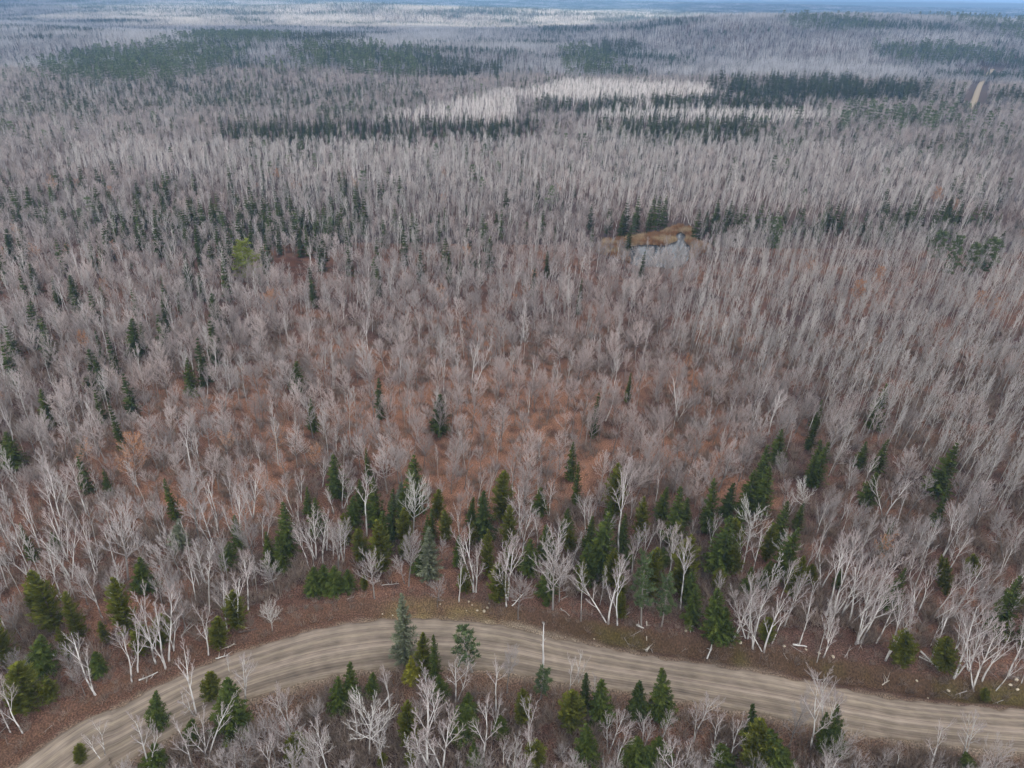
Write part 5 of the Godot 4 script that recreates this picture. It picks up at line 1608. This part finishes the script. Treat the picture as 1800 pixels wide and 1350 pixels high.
func build_small() -> void:
	for b in BOULDERS:
		var s := Shape.new()
		var rr: float = b[3] * 0.42
		var rings := []
		for j in 6:
			var ring := PackedVector3Array()
			for i in 9:
				var th := PI * j / 5.0
				var ph := TAU * i / 9.0
				var d := Vector3(sin(th) * cos(ph), cos(th), sin(th) * sin(ph))
				ring.append(d * rr * (1.0 + 0.22 * fine.get_noise_3d(d.x * 60 + b[1] * 9, d.y * 60, d.z * 60)) * Vector3(1.25, 0.75, 0.95))
			rings.append(ring)
		for j in 5:
			for i in 9:
				var i2 := (i + 1) % 9
				var c := vary(Color(0.58, 0.50, 0.38), 0.1)
				s.tri(rings[j][i], rings[j][i2], rings[j + 1][i], c, c)
				s.tri(rings[j][i2], rings[j + 1][i2], rings[j + 1][i], c, c)
		var o := obj("boulder", s.mesh(mats.stone))
		o.position = Vector3(b[1], floor_height(b[1], b[2]) + rr * 0.4, b[2])
		o.rotation.y = rng.randf() * TAU
		tag(o, b[4], "boulder", "boulders along the far verge")
	for l in LOGS:
		var s := Shape.new()
		var a := Vector3(l[1], floor_height(l[1], l[2]) + 0.25, l[2])
		var e := Vector3(l[3], floor_height(l[3], l[4]) + 0.35, l[4])
		var c: Color = {"white": Color(0.68, 0.66, 0.62), "pale": Color(0.55, 0.50, 0.43), "grey": Color(0.36, 0.33, 0.30), "dark": Color(0.13, 0.10, 0.085)}[l[0]]
		var pts := PackedVector3Array()
		var rad := PackedFloat32Array()
		var cols := PackedColorArray()
		for i in 6:
			pts.append((e - a) * (i / 5.0) + unit() * 0.05)
			rad.append(l[5] * (0.42 - 0.2 * i / 5.0))
			cols.append(vary(c, 0.15))
		s.tube(pts, rad, 7, cols)
		for i in 4:
			var q := pts[1 + i]
			s.cone(q, q + unit() * 0.9 + Vector3.UP * 0.3, 0.05, c, c)
		var o := obj("fallen_log", s.mesh(mats.bark))
		o.position = a
		tag(o, l[6], "log", "fallen logs by the road")
	# brush and saplings
	var lots := []
	var sticks: Array[Transform3D] = []
	var grey: Array[Color] = []
	var forms := []
	for i in 4:
		forms.append([shrub().mesh(mats.bark), [] as Array[Transform3D], [] as Array[Color]])
	for i in 19000:
		var z := -38.0 - 130.0 * pow(rng.randf(), 1.3)
		var half := (0.875 * -z + 36.0) * 0.76
		var x := rng.randf_range(-half, half)
		var s := road_at(x, z) if z > -110 else Vector3(100, 4, 0)
		var o := absf(s.x) - s.y
		if o < 1.6:
			continue
		var n := soft.get_noise_2d(x * 4, z * 4)
		if n < -0.1 and rng.randf() < 0.6:
			continue
		if rng.randf() < 0.75 * leafiness(Vector2(x, z)):
			continue
		var open := o < 7.0 and s.x > 0.0
		var k := rng.randf_range(0.35, 0.8) if open else rng.randf_range(0.6, 1.7)
		var pick: Array = forms[rng.randi() % 4]
		pick[1].append(Transform3D(Basis(Vector3.UP, rng.randf() * TAU).scaled(Vector3.ONE * k), Vector3(x, floor_height(x, z) - 0.05, z)))
		pick[2].append(vary(Color(1, 0.97, 0.92), 0.25))
		if z > -80.0 and i % 9 == 0:
			var a: float = rng.randf() * TAU
			sticks.append(Transform3D(Basis(Vector3.UP, a) * Basis(Vector3.RIGHT, PI / 2 + rng.randf_range(-0.25, 0.1)).scaled(Vector3.ONE * rng.randf_range(0.5, 1.6)), Vector3(x, floor_height(x, z) + 0.08, z)))
			grey.append(vary(Color(1, 1, 1).lerp(Color(0.35, 0.3, 0.27), rng.randf()), 0.2))
	var stick := Shape.new()
	stick.cone(Vector3.ZERO, Vector3(0.1, 1.8, 0), 0.05, Color(0.5, 0.47, 0.43), Color(0.45, 0.41, 0.37))
	stick.cone(Vector3(0.05, 0.9, 0), Vector3(0.5, 1.4, 0.1), 0.03, Color(0.5, 0.47, 0.43), Color(0.45, 0.41, 0.37))
	mass("dead_branches", "broken dead branches littering the verge and forest floor", "debris", [[stick.mesh(mats.bark), sticks, grey]])
	for f in forms:
		lots.append(f)
	mass("undergrowth", "thin leafless brush growing under and beside the trees", "undergrowth", lots)


func build_sky() -> void:
	var sky := ProceduralSkyMaterial.new()
	sky.sky_top_color = Color(0.81, 0.815, 0.83)
	sky.sky_horizon_color = Color(0.89, 0.89, 0.90)
	sky.sky_curve = 0.2
	sky.ground_bottom_color = Color(0.30, 0.27, 0.26)
	sky.ground_horizon_color = Color(0.75, 0.80, 0.86)
	var s := Sky.new()
	s.sky_material = sky
	var e := Environment.new()
	e.background_mode = Environment.BG_SKY
	e.sky = s
	e.tonemap_mode = Environment.TONE_MAPPER_LINEAR
	e.tonemap_exposure = EXPOSURE
	e.sdfgi_enabled = true
	e.ssao_enabled = true
	e.ssil_enabled = true
	e.fog_enabled = HAZE > 0.0
	e.fog_density = HAZE
	e.fog_light_color = Color(0.62, 0.80, 1.0)
	var w := WorldEnvironment.new()
	w.name = "world_environment"
	w.environment = e
	add_child(w)


const EXPOSURE := 3.5
const HAZE := 0.00021


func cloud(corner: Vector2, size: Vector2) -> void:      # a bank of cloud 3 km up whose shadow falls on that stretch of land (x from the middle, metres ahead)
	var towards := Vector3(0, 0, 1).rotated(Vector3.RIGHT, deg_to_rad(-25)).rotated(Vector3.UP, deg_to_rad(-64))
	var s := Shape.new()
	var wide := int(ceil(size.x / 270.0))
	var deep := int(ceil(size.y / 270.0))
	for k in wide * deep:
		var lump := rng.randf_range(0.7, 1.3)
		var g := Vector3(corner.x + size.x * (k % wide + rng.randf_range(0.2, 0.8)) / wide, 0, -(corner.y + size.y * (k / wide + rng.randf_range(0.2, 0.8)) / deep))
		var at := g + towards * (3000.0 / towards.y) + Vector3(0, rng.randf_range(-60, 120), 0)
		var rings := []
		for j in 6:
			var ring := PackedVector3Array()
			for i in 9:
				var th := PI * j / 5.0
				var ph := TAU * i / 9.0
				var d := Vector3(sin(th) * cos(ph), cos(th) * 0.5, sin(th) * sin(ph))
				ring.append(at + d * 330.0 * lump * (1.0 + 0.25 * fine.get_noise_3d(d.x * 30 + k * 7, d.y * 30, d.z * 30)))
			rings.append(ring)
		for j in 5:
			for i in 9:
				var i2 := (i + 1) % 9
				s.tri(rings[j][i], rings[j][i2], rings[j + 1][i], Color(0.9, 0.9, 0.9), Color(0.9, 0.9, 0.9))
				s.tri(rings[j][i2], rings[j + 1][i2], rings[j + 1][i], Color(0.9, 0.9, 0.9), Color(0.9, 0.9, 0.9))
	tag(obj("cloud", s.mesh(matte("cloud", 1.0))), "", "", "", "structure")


func _ready() -> void:
	var cam := Camera3D.new()
	cam.name = "camera"
	cam.fov = 56.82
	cam.near = 0.5
	cam.far = 60000.0
	cam.position = Vector3(0, 75, 0)
	cam.rotation_degrees = Vector3(-28.9, 0, 0.8)
	add_child(cam)
	cam.current = true
	build_sky()
	var sun := DirectionalLight3D.new()
	sun.name = "sun"
	sun.light_energy = 0.9
	sun.light_color = Color(1.0, 0.94, 0.82)
	sun.light_angular_distance = 0.6
	sun.shadow_enabled = true
	sun.rotation_degrees = Vector3(-25, -64, 0)
	add_child(sun)
	rng.seed = 20241104
	soft.seed = 7
	soft.frequency = 0.012
	soft.fractal_octaves = 4
	fine.seed = 21
	fine.frequency = 0.03
	fine.fractal_octaves = 4
	mats.bark = matte("bark", 0.85)
	mats.plant = matte("foliage", 0.75)
	mats.stone = matte("stone", 0.9)
	build_ground()
	make_protos()
	build_forest()
	build_small()
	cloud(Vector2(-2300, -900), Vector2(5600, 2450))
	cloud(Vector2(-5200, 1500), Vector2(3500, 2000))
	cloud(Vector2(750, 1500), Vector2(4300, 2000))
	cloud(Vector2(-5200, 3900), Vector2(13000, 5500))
